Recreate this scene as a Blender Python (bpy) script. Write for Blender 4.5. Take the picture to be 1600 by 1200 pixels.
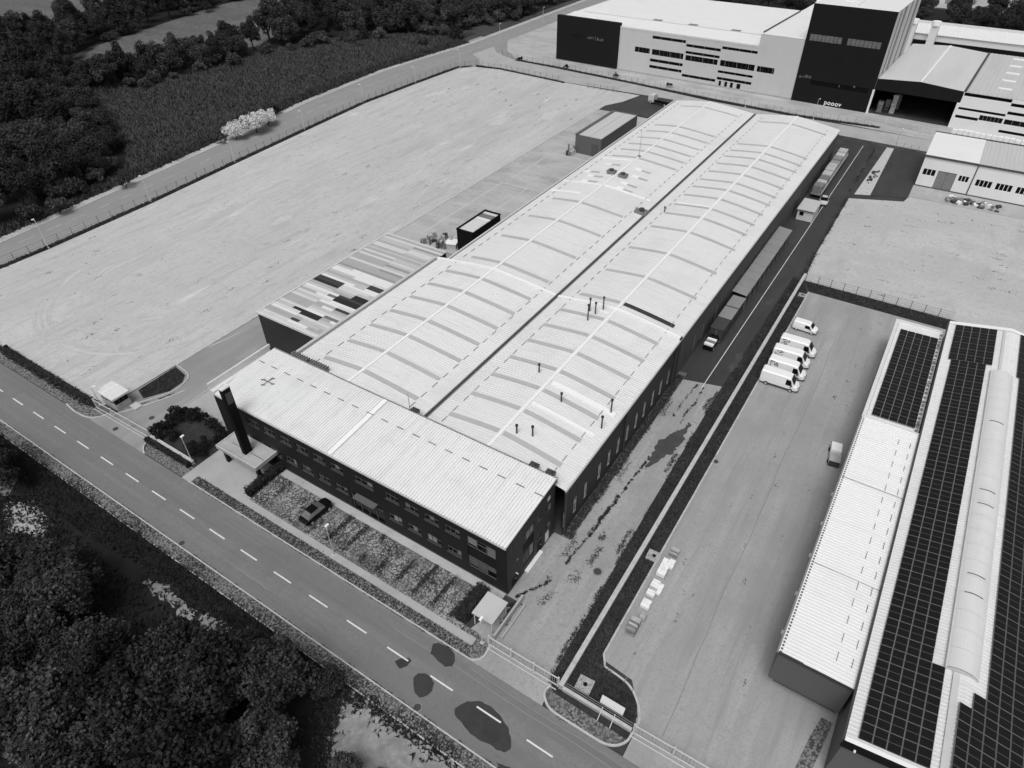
import bpy, math, random
import numpy as np
from mathutils import Vector, Matrix

for o in list(bpy.data.objects):
    bpy.data.objects.remove(o, do_unlink=True)
R = math.radians
scn = bpy.context.scene
COL = scn.collection
rng = random.Random(7)
nrg = np.random.default_rng(11)

# ------------------------------------------------------------------ camera, sky, sun, exposure
cam_d = bpy.data.cameras.new("camera")
cam = bpy.data.objects.new("camera", cam_d)
COL.objects.link(cam)
cam_d.sensor_fit = 'HORIZONTAL'
cam_d.sensor_width = 36.0
cam_d.lens = 36.0 * 1044.02 / 1600.0
cam_d.clip_start = 1.0
cam_d.clip_end = 6000.0
_p, _y, _r = R(39.8118), R(33.2639), R(-0.69486)
_F = Vector((-math.sin(_y) * math.cos(_p), math.cos(_y) * math.cos(_p), -math.sin(_p)))
_X = Vector((math.cos(_y), math.sin(_y), 0))
_U = _X.cross(_F)
_X2 = math.cos(_r) * _X + math.sin(_r) * _U
_U2 = -math.sin(_r) * _X + math.cos(_r) * _U
cam.matrix_world = Matrix(((_X2.x, _U2.x, -_F.x, 0), (_X2.y, _U2.y, -_F.y, 0), (_X2.z, _U2.z, -_F.z, 70), (0, 0, 0, 1)))
scn.camera = cam
scn.render.resolution_x, scn.render.resolution_y = 1024, 768

SUN_EL, SUN_AZ = 62.0, 166.0          # azimuth of the sun seen from the scene, clockwise from +Y
wld = bpy.data.worlds.new("World")
scn.world = wld
wld.use_nodes = True
wn = wld.node_tree
wn.nodes.clear()
sky = wn.nodes.new("ShaderNodeTexSky")
sky.sky_type = 'NISHITA'
sky.sun_disc = False
sky.sun_elevation = R(SUN_EL)
sky.sun_rotation = R(SUN_AZ)
sky.air_density = 1.0
sky.dust_density = 4.0
bw = wn.nodes.new("ShaderNodeRGBToBW")            # the photograph is black and white: a grey sky
bg = wn.nodes.new("ShaderNodeBackground")
bg.inputs[1].default_value = 0.118
wo = wn.nodes.new("ShaderNodeOutputWorld")
wn.links.new(sky.outputs[0], bw.inputs[0])
wn.links.new(bw.outputs[0], bg.inputs[0])
wn.links.new(bg.outputs[0], wo.inputs[0])

sl = bpy.data.lights.new("sun", 'SUN')
sl.energy = 1.5
sl.angle = R(30)
sl.color = (1.0, 1.0, 1.0)
sun = bpy.data.objects.new("sun", sl)
COL.objects.link(sun)
_sd = Vector((math.sin(R(SUN_AZ)) * math.cos(R(SUN_EL)), math.cos(R(SUN_AZ)) * math.cos(R(SUN_EL)), math.sin(R(SUN_EL))))
sun.rotation_euler = _sd.to_track_quat('Z', 'Y').to_euler()
sun.location = (0, 0, 200)

vs = scn.view_settings
vs.view_transform = 'Standard'
vs.look = 'None'
vs.exposure = 0.02
vs.gamma = 1.0
vs.use_curve_mapping = False

# ------------------------------------------------------------------ materials (all greys)
def _nt(name, rough, spec):
    m = bpy.data.materials.new(name)
    m.use_nodes = True
    nt = m.node_tree
    b = nt.nodes["Principled BSDF"]
    b.inputs["Roughness"].default_value = rough
    b.inputs["Specular IOR Level"].default_value = spec
    return m, nt, b

def _math(nt, op, a, b=None, clamp=False):
    n = nt.nodes.new("ShaderNodeMath")
    n.operation = op
    n.use_clamp = clamp
    for i, v in enumerate((a, b)):
        if v is None:
            continue
        if hasattr(v, 'links'):
            nt.links.new(v, n.inputs[i])
        else:
            n.inputs[i].default_value = v
    return n.outputs[0]

def _noise(nt, vec, sc, detail=5, rough=0.6, loc=(0, 0, 0), kind='noise'):
    mp = nt.nodes.new("ShaderNodeMapping")
    mp.inputs["Scale"].default_value = sc if isinstance(sc, (tuple, list)) else (sc, sc, sc)
    mp.inputs["Location"].default_value = loc
    nt.links.new(vec, mp.inputs["Vector"])
    if kind == 'voronoi':
        n = nt.nodes.new("ShaderNodeTexVoronoi")
        n.inputs["Scale"].default_value = 1.0
        nt.links.new(mp.outputs[0], n.inputs["Vector"])
        return n.outputs["Distance"]
    n = nt.nodes.new("ShaderNodeTexNoise")
    n.inputs["Scale"].default_value = 1.0
    n.inputs["Detail"].default_value = detail
    n.inputs["Roughness"].default_value = rough
    nt.links.new(mp.outputs[0], n.inputs["Vector"])
    return n.outputs["Fac"]

def _range(nt, v, a, b, lo=0.0, hi=1.0):
    n = nt.nodes.new("ShaderNodeMapRange")
    n.inputs["From Min"].default_value = a
    n.inputs["From Max"].default_value = b
    n.inputs["To Min"].default_value = lo
    n.inputs["To Max"].default_value = hi
    nt.links.new(v, n.inputs["Value"])
    return n.outputs[0]

def surf(name, base, layers=(), rough=0.85, spec=0.2, coords='pos', rnd=0.0, bump=None, rings=None):
    """layers: (scale, lo, hi, value, amount[, detail]) - noise stains of another grey with a shape of their own."""
    m, nt, b = _nt(name, rough, spec)
    if coords == 'pos':
        vec = nt.nodes.new("ShaderNodeNewGeometry").outputs["Position"]
    else:
        vec = nt.nodes.new("ShaderNodeTexCoord").outputs["Object"]
    cur = None
    for i, L in enumerate(layers):
        sc, lo, hi, val, amt = L[:5]
        det = L[5] if len(L) > 5 else 5
        kind = L[6] if len(L) > 6 else 'noise'
        f = _noise(nt, vec, sc, det, 0.62, (13.7 * i + 3, 7.1 * i, 2.3 * i), kind)
        f = _range(nt, f, lo, hi, 0, amt)
        prev = base if cur is None else cur
        d = _math(nt, 'SUBTRACT', val, prev)
        d = _math(nt, 'MULTIPLY', d, f)
        cur = _math(nt, 'ADD', d, prev)
    if rings:
        (cx, cy, r0, r1, val, amt) = rings
        v2 = nt.nodes.new("ShaderNodeVectorMath")
        v2.operation = 'SUBTRACT'
        nt.links.new(vec, v2.inputs[0])
        v2.inputs[1].default_value = (cx, cy, 0)
        mp = nt.nodes.new("ShaderNodeMapping")
        mp.inputs["Scale"].default_value = (1.0, 0.62, 0)
        nt.links.new(v2.outputs[0], mp.inputs[0])
        ln = nt.nodes.new("ShaderNodeVectorMath")
        ln.operation = 'LENGTH'
        nt.links.new(mp.outputs[0], ln.inputs[0])
        wob = _noise(nt, vec, 0.03, 2, 0.5)
        rr = _math(nt, 'ADD', ln.outputs["Value"], _math(nt, 'MULTIPLY', wob, 9.0))
        rn = nt.nodes.new("ShaderNodeTexNoise")
        rn.noise_dimensions = '1D'
        rn.inputs["Scale"].default_value = .42
        rn.inputs["Detail"].default_value = 5
        nt.links.new(rr, rn.inputs["W"])
        band = _math(nt, 'MULTIPLY', _range(nt, ln.outputs["Value"], r0, r0 + 4, 0, 1), _range(nt, ln.outputs["Value"], r1, r1 - 5, 0, 1))
        brk = _math(nt, 'MULTIPLY', _range(nt, _noise(nt, vec, (0.11, 0.09, 1), 4, 0.6, (40, 9, 0)), 0.42, 0.62), _range(nt, _noise(nt, vec, (1.6, 1.6, 1), 4, 0.6, (4, 9, 0)), 0.36, 0.6))
        fct = _math(nt, 'MULTIPLY', _range(nt, rn.outputs["Fac"], 0.5, 0.6, 0, amt), _math(nt, 'MULTIPLY', band, brk))
        d = _math(nt, 'SUBTRACT', val, cur)
        cur = _math(nt, 'ADD', cur, _math(nt, 'MULTIPLY', d, fct))
    if cur is None:
        cur = nt.nodes.new("ShaderNodeValue").outputs[0]
        cur.default_value = base
    if rnd:
        oi = nt.nodes.new("ShaderNodeObjectInfo")
        cur = _math(nt, 'MULTIPLY', cur, _range(nt, oi.outputs["Random"], 0, 1, 1 - rnd, 1 + rnd))
    nt.links.new(cur, b.inputs["Base Color"])
    if bump:
        bs, bd = bump
        bn = nt.nodes.new("ShaderNodeBump")
        bn.inputs["Strength"].default_value = 1.0
        bn.inputs["Distance"].default_value = bd
        nt.links.new(_noise(nt, vec, bs, 4), bn.inputs["Height"])
        nt.links.new(bn.outputs[0], b.inputs["Normal"])
    return m

MAT = {}
def add(name, *a, **k):
    MAT[name] = surf(name, *a, **k)

add('ground', 0.055, [(0.02, .4, .65, .09, .6), (0.4, .4, .7, .03, .7)], rough=.95)
add('gravel_yard', 0.50, [((.07, .014, 1), .42, .66, .58, .6), ((.16, .03, 1), .50, .68, .42, .6), (.045, .48, .7, .45, .55), ((.45, .05, 1), .54, .64, .36, .5), ((1.4, .2, 1), .56, .66, .35, .5), (1.1, .52, .62, .41, .5), (3.2, .5, .6, .41, .5), (.35, .62, .70, .30, .6), ((.25, .05, 1), .62, .74, .66, .7)], rough=.95, rings=(-122, 60, 9, 26, .40, .5), bump=(2.0, .03))
add('gravel_lot', 0.46, [((.05, .08, 1), .45, .66, .56, .6), ((.2, .06, 1), .55, .7, .36, .55), (.12, .58, .72, .60, .6), (1.1, .52, .62, .38, .5), (3.2, .5, .6, .37, .45)], rough=.95, rings=(2, 152, 4, 16, .34, .45), bump=(2.0, .03))
add('asphalt', 0.185, [((.012, .5, 1), .45, .58, .225, .6), ((.03, 1.6, 1), .52, .64, .155, .6), (.25, .5, .66, .16, .5), ((.3, 4.0, 1), .6, .68, .14, .5), (1.4, .6, .68, .13, .5), (4.0, .48, .6, .16, .5)], rough=.85, bump=(8, .004))
add('asphalt_side', 0.27, [((.5, .02, 1), .48, .66, .32, .6), (.15, .5, .7, .23, .5), (5.0, .4, .7, .24, .3)], rough=.85)
add('asphalt_dark', 0.045, [((.3, .05, 1), .5, .68, .07, .7), (.2, .52, .7, .03, .6), (4.0, .45, .7, .06, .4)], rough=.6, spec=.35)
add('asphalt_yard', 0.33, [((.30, .028, 1), .44, .64, .41, .7), ((.8, .06, 1), .52, .68, .25, .55), (.07, .5, .7, .26, .55), ((.15, .02, 1), .58, .72, .45, .6), (.6, .62, .78, .19, .5), (1.6, .54, .66, .26, .4), (4.0, .5, .62, .27, .5)], rough=.8)
add('undergrowth', 0.027, [(.35, .42, .62, .045, .8), (3, .45, .62, .015, .6)], rough=.95)
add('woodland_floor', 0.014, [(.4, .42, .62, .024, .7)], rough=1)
add('wet_stain', 0.06, [(.5, .45, .62, .09, .6), (3, .48, .6, .08, .5)], rough=.6)
add('asphalt_patch', 0.038, [(.5, .45, .62, .058, .6), (.2, .45, .62, .05, .5), (4, .45, .62, .05, .4)], rough=.7)
add('asphalt_drive', 0.27, [((.2, .03, 1), .45, .66, .34, .7), (.15, .48, .68, .19, .6), ((.8, .05, 1), .55, .7, .38, .5), (5, .4, .7, .25, .3)], rough=.85)
add('concrete_drive', 0.32, [((.25, .03, 1), .44, .66, .42, .7), (.14, .5, .7, .25, .6), ((1.0, .07, 1), .54, .68, .44, .5), (.7, .64, .78, .16, .6), (1.8, .56, .66, .22, .5), (4, .5, .62, .25, .5)], rough=.85)
add('concrete', 0.40, [(.25, .45, .7, .30, .6), (2.0, .5, .75, .33, .4), ((.4, .1, 1), .55, .7, .48, .5)], rough=.9)
add('concrete_slab', 0.43, [(.12, .44, .64, .30, .7), ((.1, .4, 1), .5, .66, .52, .6), (.7, .58, .70, .24, .5), (3, .5, .62, .36, .4)], rough=.9)
add('kerb', 0.52, [(1.2, .45, .7, .32, .6), (6, .45, .7, .4, .4)], rough=.9)
add('pavers', 0.24, [(4.2, .46, .62, .05, .9, 2, 'voronoi'), (.5, .45, .65, .14, .6), (2.2, .52, .62, .06, .65)], rough=.95, bump=(4, .05))
add('parking_pavers', 0.34, [(4.0, .46, .62, .06, .85, 2, 'voronoi'), (.28, .46, .62, .12, .7), ((2.2, .35, 1), .52, .62, .08, .65), (2.6, .54, .64, .05, .7)], rough=.95, bump=(4, .05))
add('sand', 0.30, [(.3, .42, .62, .16, .8), (1.5, .5, .64, .38, .5), (4, .5, .62, .2, .5)], rough=.95)
add('grass_base', 0.034, [(.4, .4, .62, .052, .7), (3, .45, .62, .02, .6)], rough=1)
add('field_light', 0.13, [((.02, .09, 1), .42, .62, .17, .8), (.5, .42, .66, .085, .8), (.07, .5, .7, .10, .6)], rough=1, bump=(1.2, .4))
add('field_dark', 0.035, [(.25, .4, .65, .055, .7)], rough=1)
add('roof_white', 0.70, [((.05, 1.6, 1), .50, .64, .63, .6), ((.25, .05, 1), .52, .68, .62, .45), (.1, .52, .66, .60, .45), ((.12, 3.5, 1), .58, .68, .56, .5), (.5, .62, .72, .55, .4)], rough=.45, spec=.35)
add('roof_office', 0.76, [((1.6, .06, 1), .5, .64, .66, .6), (.2, .52, .66, .64, .4), (.6, .62, .72, .58, .4)], rough=.45, spec=.35)
add('roof_bright', 0.78, [((.08, .9, 1), .52, .66, .71, .5), (.15, .55, .68, .70, .4)], rough=.5, spec=.3)
add('roof_grey', 0.52, [((.3, .03, 1), .48, .68, .45, .5)], rough=.6)
add('roof_light', 0.66, [((.6, .12, 1), .48, .7, .58, .6), ((.3, .6, 1), .5, .7, .72, .5)], rough=.5)
add('flashing', 0.86, [(.6, .5, .75, .74, .4)], rough=.45)
add('skylight', 0.47, [((.3, .3, 1), .45, .7, .41, .6), (2.5, .5, .7, .41, .4)], rough=.35, spec=.5)
add('skylight_dark', 0.045, [(1.0, .45, .7, .07, .5)], rough=.4)
add('gutter', 0.07, [(1.5, .4, .7, .12, .6)], rough=.7)
add('trim_dark', 0.05, rough=.5)
add('wall_dark', 0.017, [((.3, .3, .08), .45, .7, .022, .6)], rough=.6, spec=.12)
add('wall_side', 0.040, [((.3, .3, .08), .45, .7, .052, .6)], rough=.6)
add('wall_grey', 0.085, [((.25, .25, .1), .45, .7, .11, .6), ((2.5, 2.5, .15), .55, .75, .06, .5)], rough=.7)
add('wall_annex', 0.028, [((.12, .12, .1), .4, .7, .045, .7)], rough=.5, spec=.15)
add('wall_mid', 0.115, [((.2, .2, .1), .45, .7, .13, .5)], rough=.6)
add('wall_white', 0.78, [((.2, .2, .08), .5, .72, .70, .5), ((3, 3, .1), .58, .78, .64, .35)], rough=.7)
add('wall_factory', 0.56, [((.2, .2, .08), .5, .68, .50, .5), ((2.0, 2.0, .06), .56, .7, .47, .4)], rough=.7)
add('wall_pale', 0.62, [((.2, .2, .08), .5, .72, .56, .5)], rough=.7)
add('black', 0.008, [(.3, .45, .7, .011, .5)], rough=.7, spec=.1)
add('black_panel', 0.013, [((.3, .3, .1), .45, .7, .016, .5)], rough=.6, spec=.1)
add('glass_dark', 0.006, rough=.2, spec=.12)
add('glass_mid', 0.16, [(.9, .45, .7, .08, .7)], rough=.2, spec=.5)
add('frame_white', 0.62, rough=.5)
add('frame_grey', 0.13, rough=.5)
add('blind', 0.17, rough=.8, rnd=.8)
add('metal_light', 0.56, [(1.2, .5, .7, .45, .4)], rough=.4, spec=.5)
add('metal_grey', 0.22, [(1.2, .45, .7, .15, .5)], rough=.5, spec=.4)
add('metal_dark', 0.06, rough=.5)
add('paint_line', 0.72, [(.9, .5, .72, .45, .6), (8, .5, .7, .5, .4)], rough=.7)
add('paint_line_worn', 0.50, [(.5, .42, .62, .27, .8), (8, .5, .7, .35, .4)], rough=.8)
add('paint_line_dim', 0.42, [(.2, .45, .7, .25, .7), (3, .5, .7, .2, .5)], rough=.8)
add('vehicle_white', 0.84, rough=.25, spec=.5)
add('vehicle_dark', 0.006, rough=.25, spec=.2)
add('guard_bar', 0.17, rough=.6)
add('rubber', 0.015, rough=.9)
add('plastic_grey', 0.10, rough=.6)
add('solar_cell', 0.012, [((5.5, 5.5, 5.5), .5, .6, .018, .5)], rough=.35, spec=.12)
add('solar_frame', 0.15, rough=.4)
add('bark', 0.05, [((3, 3, .6), .4, .7, .025, .7)], rough=.95, coords='obj')
add('leaf_dark', 0.044, [(.9, .44, .60, .055, .8), (.22, .45, .62, .014, .6), (3.6, .54, .64, .12, .6), (3.0, .54, .66, .012, .7)], rough=.8, spec=.1, coords='obj', rnd=.5)
add('leaf_mid', 0.060, [(.8, .44, .60, .075, .8), (.2, .45, .62, .02, .6), (3.6, .54, .64, .16, .6), (3.0, .54, .66, .016, .7)], rough=.8, spec=.1, coords='obj', rnd=.5)
add('leaf_far', 0.057, [(.6, .42, .62, .08, .8), (.16, .45, .65, .034, .7), (3.0, .54, .66, .16, .4)], rough=.85, spec=.1, coords='obj', rnd=.4)
add('leaf_far_dark', 0.039, [(.6, .42, .62, .054, .8), (.16, .45, .65, .022, .7), (3.0, .54, .66, .12, .4)], rough=.85, spec=.1, coords='obj', rnd=.4)
add('track_mark', 0.485, [((.9, .9, 1), .44, .58, .40, .7), (3, .48, .6, .43, .5), (.15, .48, .62, .49, .7)], rough=.95)
add('track_pale', 0.51, [((.6, .6, 1), .46, .62, .59, .7), (3, .48, .6, .48, .5)], rough=.95)
add('leaf_white', 0.72, [(.9, .45, .65, .42, .6), (.3, .5, .7, .85, .5)], rough=.7, coords='obj')
add('leaf_hedge', 0.024, [(1.5, .45, .62, .045, .7)], rough=.8, coords='pos')
add('leaf_shrub', 0.013, [(1.2, .45, .65, .026, .7)], rough=.8, coords='obj', rnd=.3)
add('blade_dark', 0.052, [(.35, .42, .62, .085, .8), (3, .45, .62, .03, .6)], rough=.9)
add('blade_corn', 0.078, [((.12, .3, 1), .42, .62, .12, .8), (1.2, .45, .65, .045, .7)], rough=.9)
add('blade_pale', 0.15, [(.4, .42, .64, .09, .8)], rough=.9)
add('weed', 0.035, [(2, .45, .65, .06, .7)], rough=.9)
add('crate', 0.50, [(1.5, .42, .66, .28, .7)], rough=.85)
add('crate_pale', 0.84, [(2.5, .5, .65, .55, .6)], rough=.8)
add('wood', 0.28, [(2.5, .42, .66, .14, .7)], rough=.9, rnd=.3)
add('rubble', 0.25, [(1.2, .4, .65, .1, .8), (3, .5, .7, .45, .5)], rough=.95, rnd=.4)
add('awning', 0.27, [((.3, .3, 1), .45, .66, .22, .5)], rough=.6)
for _i, _v in enumerate((0.74, 0.62, 0.50, 0.40, 0.30, 0.17, 0.05, 0.022)):
    add('sheet%d' % _i, _v, [((.4, .1, 1), .5, .72, _v * .88, .6)], rough=.5, spec=.35)

# ------------------------------------------------------------------ mesh helpers
class MB:
    def __init__(s, org=(0, 0, 0)):
        s.v, s.f, s.m, s.o = [], [], [], org
    def p(s, a):
        s.v.append((a[0] - s.o[0], a[1] - s.o[1], a[2] - s.o[2]))
        return len(s.v) - 1
    def poly(s, pts, m=0):
        s.f.append([s.p(a) for a in pts])
        s.m.append(m)
        return s
    def box(s, x0, x1, y0, y1, z0, z1, m=0, top=None):
        c = [s.p(a) for a in ((x0, y0, z0), (x1, y0, z0), (x1, y1, z0), (x0, y1, z0), (x0, y0, z1), (x1, y0, z1), (x1, y1, z1), (x0, y1, z1))]
        for i, q in enumerate(((0, 3, 2, 1), (4, 5, 6, 7), (0, 1, 5, 4), (1, 2, 6, 5), (2, 3, 7, 6), (3, 0, 4, 7))):
            s.f.append([c[k] for k in q])
            s.m.append(top if (i == 1 and top is not None) else m)
        return s
    def prism(s, pts, z0, z1, m=0):
        n = len(pts)
        a = sum(pts[i][0] * pts[(i + 1) % n][1] - pts[(i + 1) % n][0] * pts[i][1] for i in range(n))
        if a < 0:
            pts = pts[::-1]
        lo = [s.p((x, y, z0)) for x, y in pts]
        hi = [s.p((x, y, z1)) for x, y in pts]
        s.f.append(hi); s.m.append(m)
        s.f.append(lo[::-1]); s.m.append(m)
        for i in range(n):
            j = (i + 1) % n
            s.f.append([lo[i], lo[j], hi[j], hi[i]]); s.m.append(m)
        return s
    def sheet(s, pts, z, m=0):
        n = len(pts)
        a = sum(pts[i][0] * pts[(i + 1) % n][1] - pts[(i + 1) % n][0] * pts[i][1] for i in range(n))
        if a < 0:
            pts = pts[::-1]
        return s.poly([(x, y, z) for x, y in pts], m)
    def tube(s, p, q, r, n=6, r2=None, m=0):
        p, q = Vector(p), Vector(q)
        d = (q - p).normalized()
        a = d.orthogonal().normalized()
        b = d.cross(a)
        r2 = r if r2 is None else r2
        A = [s.p(p + (a * math.cos(2 * math.pi * i / n) + b * math.sin(2 * math.pi * i / n)) * r) for i in range(n)]
        B = [s.p(q + (a * math.cos(2 * math.pi * i / n) + b * math.sin(2 * math.pi * i / n)) * r2) for i in range(n)]
        for i in range(n):
            j = (i + 1) % n
            s.f.append([A[i], A[j], B[j], B[i]]); s.m.append(m)
        s.f.append(A[::-1]); s.m.append(m)
        s.f.append(B); s.m.append(m)
        return s
    def bar(s, p, q, w, h, m=0):
        """a flat bar from p to q, w wide, h high, standing on the line p-q"""
        p, q = Vector(p), Vector(q)
        d = (q - p)
        n = Vector((-d.y, d.x, 0)).normalized() * (w / 2)
        up = Vector((0, 0, h))
        c = [s.p(a) for a in (p - n, q - n, q + n, p + n, p - n + up, q - n + up, q + n + up, p + n + up)]
        for qd in ((0, 3, 2, 1), (4, 5, 6, 7), (0, 1, 5, 4), (1, 2, 6, 5), (2, 3, 7, 6), (3, 0, 4, 7)):
            s.f.append([c[k] for k in qd]); s.m.append(m)
        return s
    def mesh(s, name, mats):
        me = bpy.data.meshes.new(name)
        me.from_pydata(s.v, [], s.f)
        for k in (mats if isinstance(mats, (list, tuple)) else [mats]):
            me.materials.append(MAT[k])
        if any(s.m):
            me.polygons.foreach_set("material_index", s.m)
        me.update()
        return me

def link(name, data, parent=None, loc=(0, 0, 0), rot=0.0):
    o = bpy.data.objects.new(name, data)
    COL.objects.link(o)
    o.location = loc
    if rot:
        o.rotation_euler = (0, 0, rot)
    if parent is not None:
        o.parent = parent
    return o

def tag(o, label=None, cat=None, group=None, kind=None):
    if label: o["label"] = label
    if cat: o["category"] = cat
    if group: o["group"] = group
    if kind: o["kind"] = kind
    return o

def thing(name, label, cat, loc=(0, 0, 0), rot=0.0, group=None):
    o = link(name, None, None, loc, rot)
    o.empty_display_size = 0.5
    return tag(o, label, cat, group)

def build(mb, name, mats, parent=None):
    return link(name, mb.mesh(name, mats), parent, (0, 0, 0) if parent is not None else mb.o)

def struct(mb, name, mats, label=None):
    o = build(mb, name, mats)
    return tag(o, label, None, None, 'structure')

def np_mesh(name, V, F, mat):
    me = bpy.data.meshes.new(name)
    V = np.asarray(V, dtype=np.float32); F = np.asarray(F, dtype=np.int32)
    k = F.shape[1]
    me.vertices.add(len(V)); me.vertices.foreach_set("co", V.ravel())
    me.loops.add(F.size); me.loops.foreach_set("vertex_index", F.ravel())
    me.polygons.add(len(F))
    me.polygons.foreach_set("loop_start", np.arange(0, F.size, k, dtype=np.int32))
    me.polygons.foreach_set("loop_total", np.full(len(F), k, dtype=np.int32))
    me.materials.append(MAT[mat])
    me.update(calc_edges=True)
    return me

def wall_holes(mb, o, u, n, u1, z1, holes, depth=0.22, m=0, mr=None):
    """wall in the plane through o along u (unit, 2D) with outward normal n; holes (ua, ub, za, zb) get reveals; z from o.z"""
    mr = m if mr is None else mr
    us = sorted({0.0, u1} | {h[0] for h in holes} | {h[1] for h in holes})
    zs = sorted({0.0, z1} | {h[2] for h in holes} | {h[3] for h in holes})
    P = lambda a, z, d=0.0: (o[0] + u[0] * a - n[0] * d, o[1] + u[1] * a - n[1] * d, o[2] + z)
    flip = (u[0] * n[1] - u[1] * n[0]) > 0
    def q(a, b, c, d, mm):
        mb.poly([d, c, b, a] if flip else [a, b, c, d], mm)
    for i in range(len(us) - 1):
        for j in range(len(zs) - 1):
            a, b, c, d = us[i], us[i + 1], zs[j], zs[j + 1]
            if any(h[0] <= a + 1e-6 and h[1] >= b - 1e-6 and h[2] <= c + 1e-6 and h[3] >= d - 1e-6 for h in holes):
                continue
            q(P(a, c), P(b, c), P(b, d), P(a, d), m)
    for (a, b, c, d) in holes:
        q(P(a, c), P(a, c, depth), P(b, c, depth), P(b, c), mr)
        q(P(a, d, depth), P(a, d), P(b, d), P(b, d, depth), mr)
        q(P(a, c), P(a, d), P(a, d, depth), P(a, c, depth), mr)
        q(P(b, c, depth), P(b, d, depth), P(b, d), P(b, c), mr)

def leaf_cloud(C, S, size, outward=None, up=.35, r=nrg):
    """one quad per centre C; returns V, F. size: array of leaf sizes"""
    n = len(C)
    N = r.normal(size=(n, 3))
    if outward is not None:
        N = N * .9 + outward * .7
    N[:, 2] += up
    N /= np.linalg.norm(N, axis=1)[:, None] + 1e-9
    T = np.cross(N, r.normal(size=(n, 3)))
    T /= np.linalg.norm(T, axis=1)[:, None] + 1e-9
    B = np.cross(N, T)
    s = size[:, None]
    a = T * s * .5; b = B * s * S
    V = np.stack([C - a * .55 - b, C + a * .55 - b * .8, C + a + b * .4, C - a * .4 + b], axis=1).reshape(-1, 3)
    F = np.arange(4 * n).reshape(-1, 4)
    return V, F

def blades(pts, h, w, n_per, mat, name, lean=.35, r=nrg):
    """tufts of single triangles, one mesh"""
    P = np.repeat(np.asarray(pts, dtype=float), n_per, axis=0)
    n = len(P)
    P[:, :2] += r.normal(size=(n, 2)) * w * 1.2
    ang = r.uniform(0, 2 * math.pi, n)
    d = np.stack([np.cos(ang), np.sin(ang), np.zeros(n)], 1)
    hh = h * r.uniform(.55, 1.25, n)
    L = r.normal(size=(n, 2)) * lean
    tip = P + np.stack([L[:, 0] * hh, L[:, 1] * hh, hh], 1)
    ww = (w * r.uniform(.6, 1.3, n))[:, None]
    V = np.stack([P - d * ww, P + d * ww, tip], 1).reshape(-1, 3)
    return np_mesh(name, V, np.arange(3 * n).reshape(-1, 3), mat)

def in_poly(x, y, poly):
    c = False
    j = len(poly) - 1
    for i in range(len(poly)):
        xi, yi = poly[i]; xj, yj = poly[j]
        if (yi > y) != (yj > y) and x < (xj - xi) * (y - yi) / (yj - yi) + xi:
            c = not c
        j = i
    return c

def scatter(poly, n, r=rng, z=0.0):
    xs = [p[0] for p in poly]; ys = [p[1] for p in poly]
    out = []
    while len(out) < n:
        x, y = r.uniform(min(xs), max(xs)), r.uniform(min(ys), max(ys))
        if in_poly(x, y, poly):
            out.append((x, y, z))
    return out

def poisson(poly, dist, tries, r=rng):
    xs = [p[0] for p in poly]; ys = [p[1] for p in poly]
    out = []
    for _ in range(tries):
        x, y = r.uniform(min(xs), max(xs)), r.uniform(min(ys), max(ys))
        if in_poly(x, y, poly) and all((x - a) ** 2 + (y - b) ** 2 > dist * dist for a, b in out):
            out.append((x, y))
    return out

# ================================================================== THE SETTING: ground, roads, lots
def rect(x0, x1, y0, y1):
    return [(x0, y0), (x1, y0), (x1, y1), (x0, y1)]

def ground_sheet(name, pts, z, mat):
    return struct(MB((pts[0][0], pts[0][1], 0)).sheet(pts, z), name, mat)

def ragged(pts, step=.35, amp=.16, seed=1):
    rr = random.Random(seed)
    out = []
    for i in range(len(pts)):
        a, b = pts[i], pts[(i + 1) % len(pts)]
        n = max(1, int(math.dist(a, b) / step))
        for k in range(n):
            t = k / n
            out.append((a[0] + (b[0] - a[0]) * t + rr.gauss(0, amp), a[1] + (b[1] - a[1]) * t + rr.gauss(0, amp)))
    return out

ground_sheet('ground', rect(-1800, 1800, -1200, 2400), -0.06, 'ground')
ground_sheet('far_field', [(-1800, 60), (-700, 60), (-420, 150), (-340, 160), (-352, 245), (-362, 320), (-420, 600), (-1800, 900)], -0.04, 'field_light')
ground_sheet('far_meadow', [(-262, 132), (-250, 178), (-262, 215), (-290, 262), (-340, 330), (-352, 300), (-341, 240), (-318, 165), (-295, 140)], -0.04, 'field_light')
CORN = [(-173, 62), (-178, 95), (-182, 118), (-191, 157), (-194, 200), (-190, 240), (-191, 265), (-205, 258), (-241, 222), (-252, 172), (-266, 128), (-228, 113), (-205, 105), (-184, 92)]
ground_sheet('crop_field', CORN, -0.03, 'field_dark')

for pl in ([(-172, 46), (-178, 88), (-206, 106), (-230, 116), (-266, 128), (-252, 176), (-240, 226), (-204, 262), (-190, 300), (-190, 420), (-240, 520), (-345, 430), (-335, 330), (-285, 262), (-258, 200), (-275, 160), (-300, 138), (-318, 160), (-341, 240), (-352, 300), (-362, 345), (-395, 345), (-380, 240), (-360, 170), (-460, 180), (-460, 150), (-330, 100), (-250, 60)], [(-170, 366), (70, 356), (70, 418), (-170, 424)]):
    ground_sheet('woodland_floor', pl, -.035 + .006, 'woodland_floor')
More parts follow.
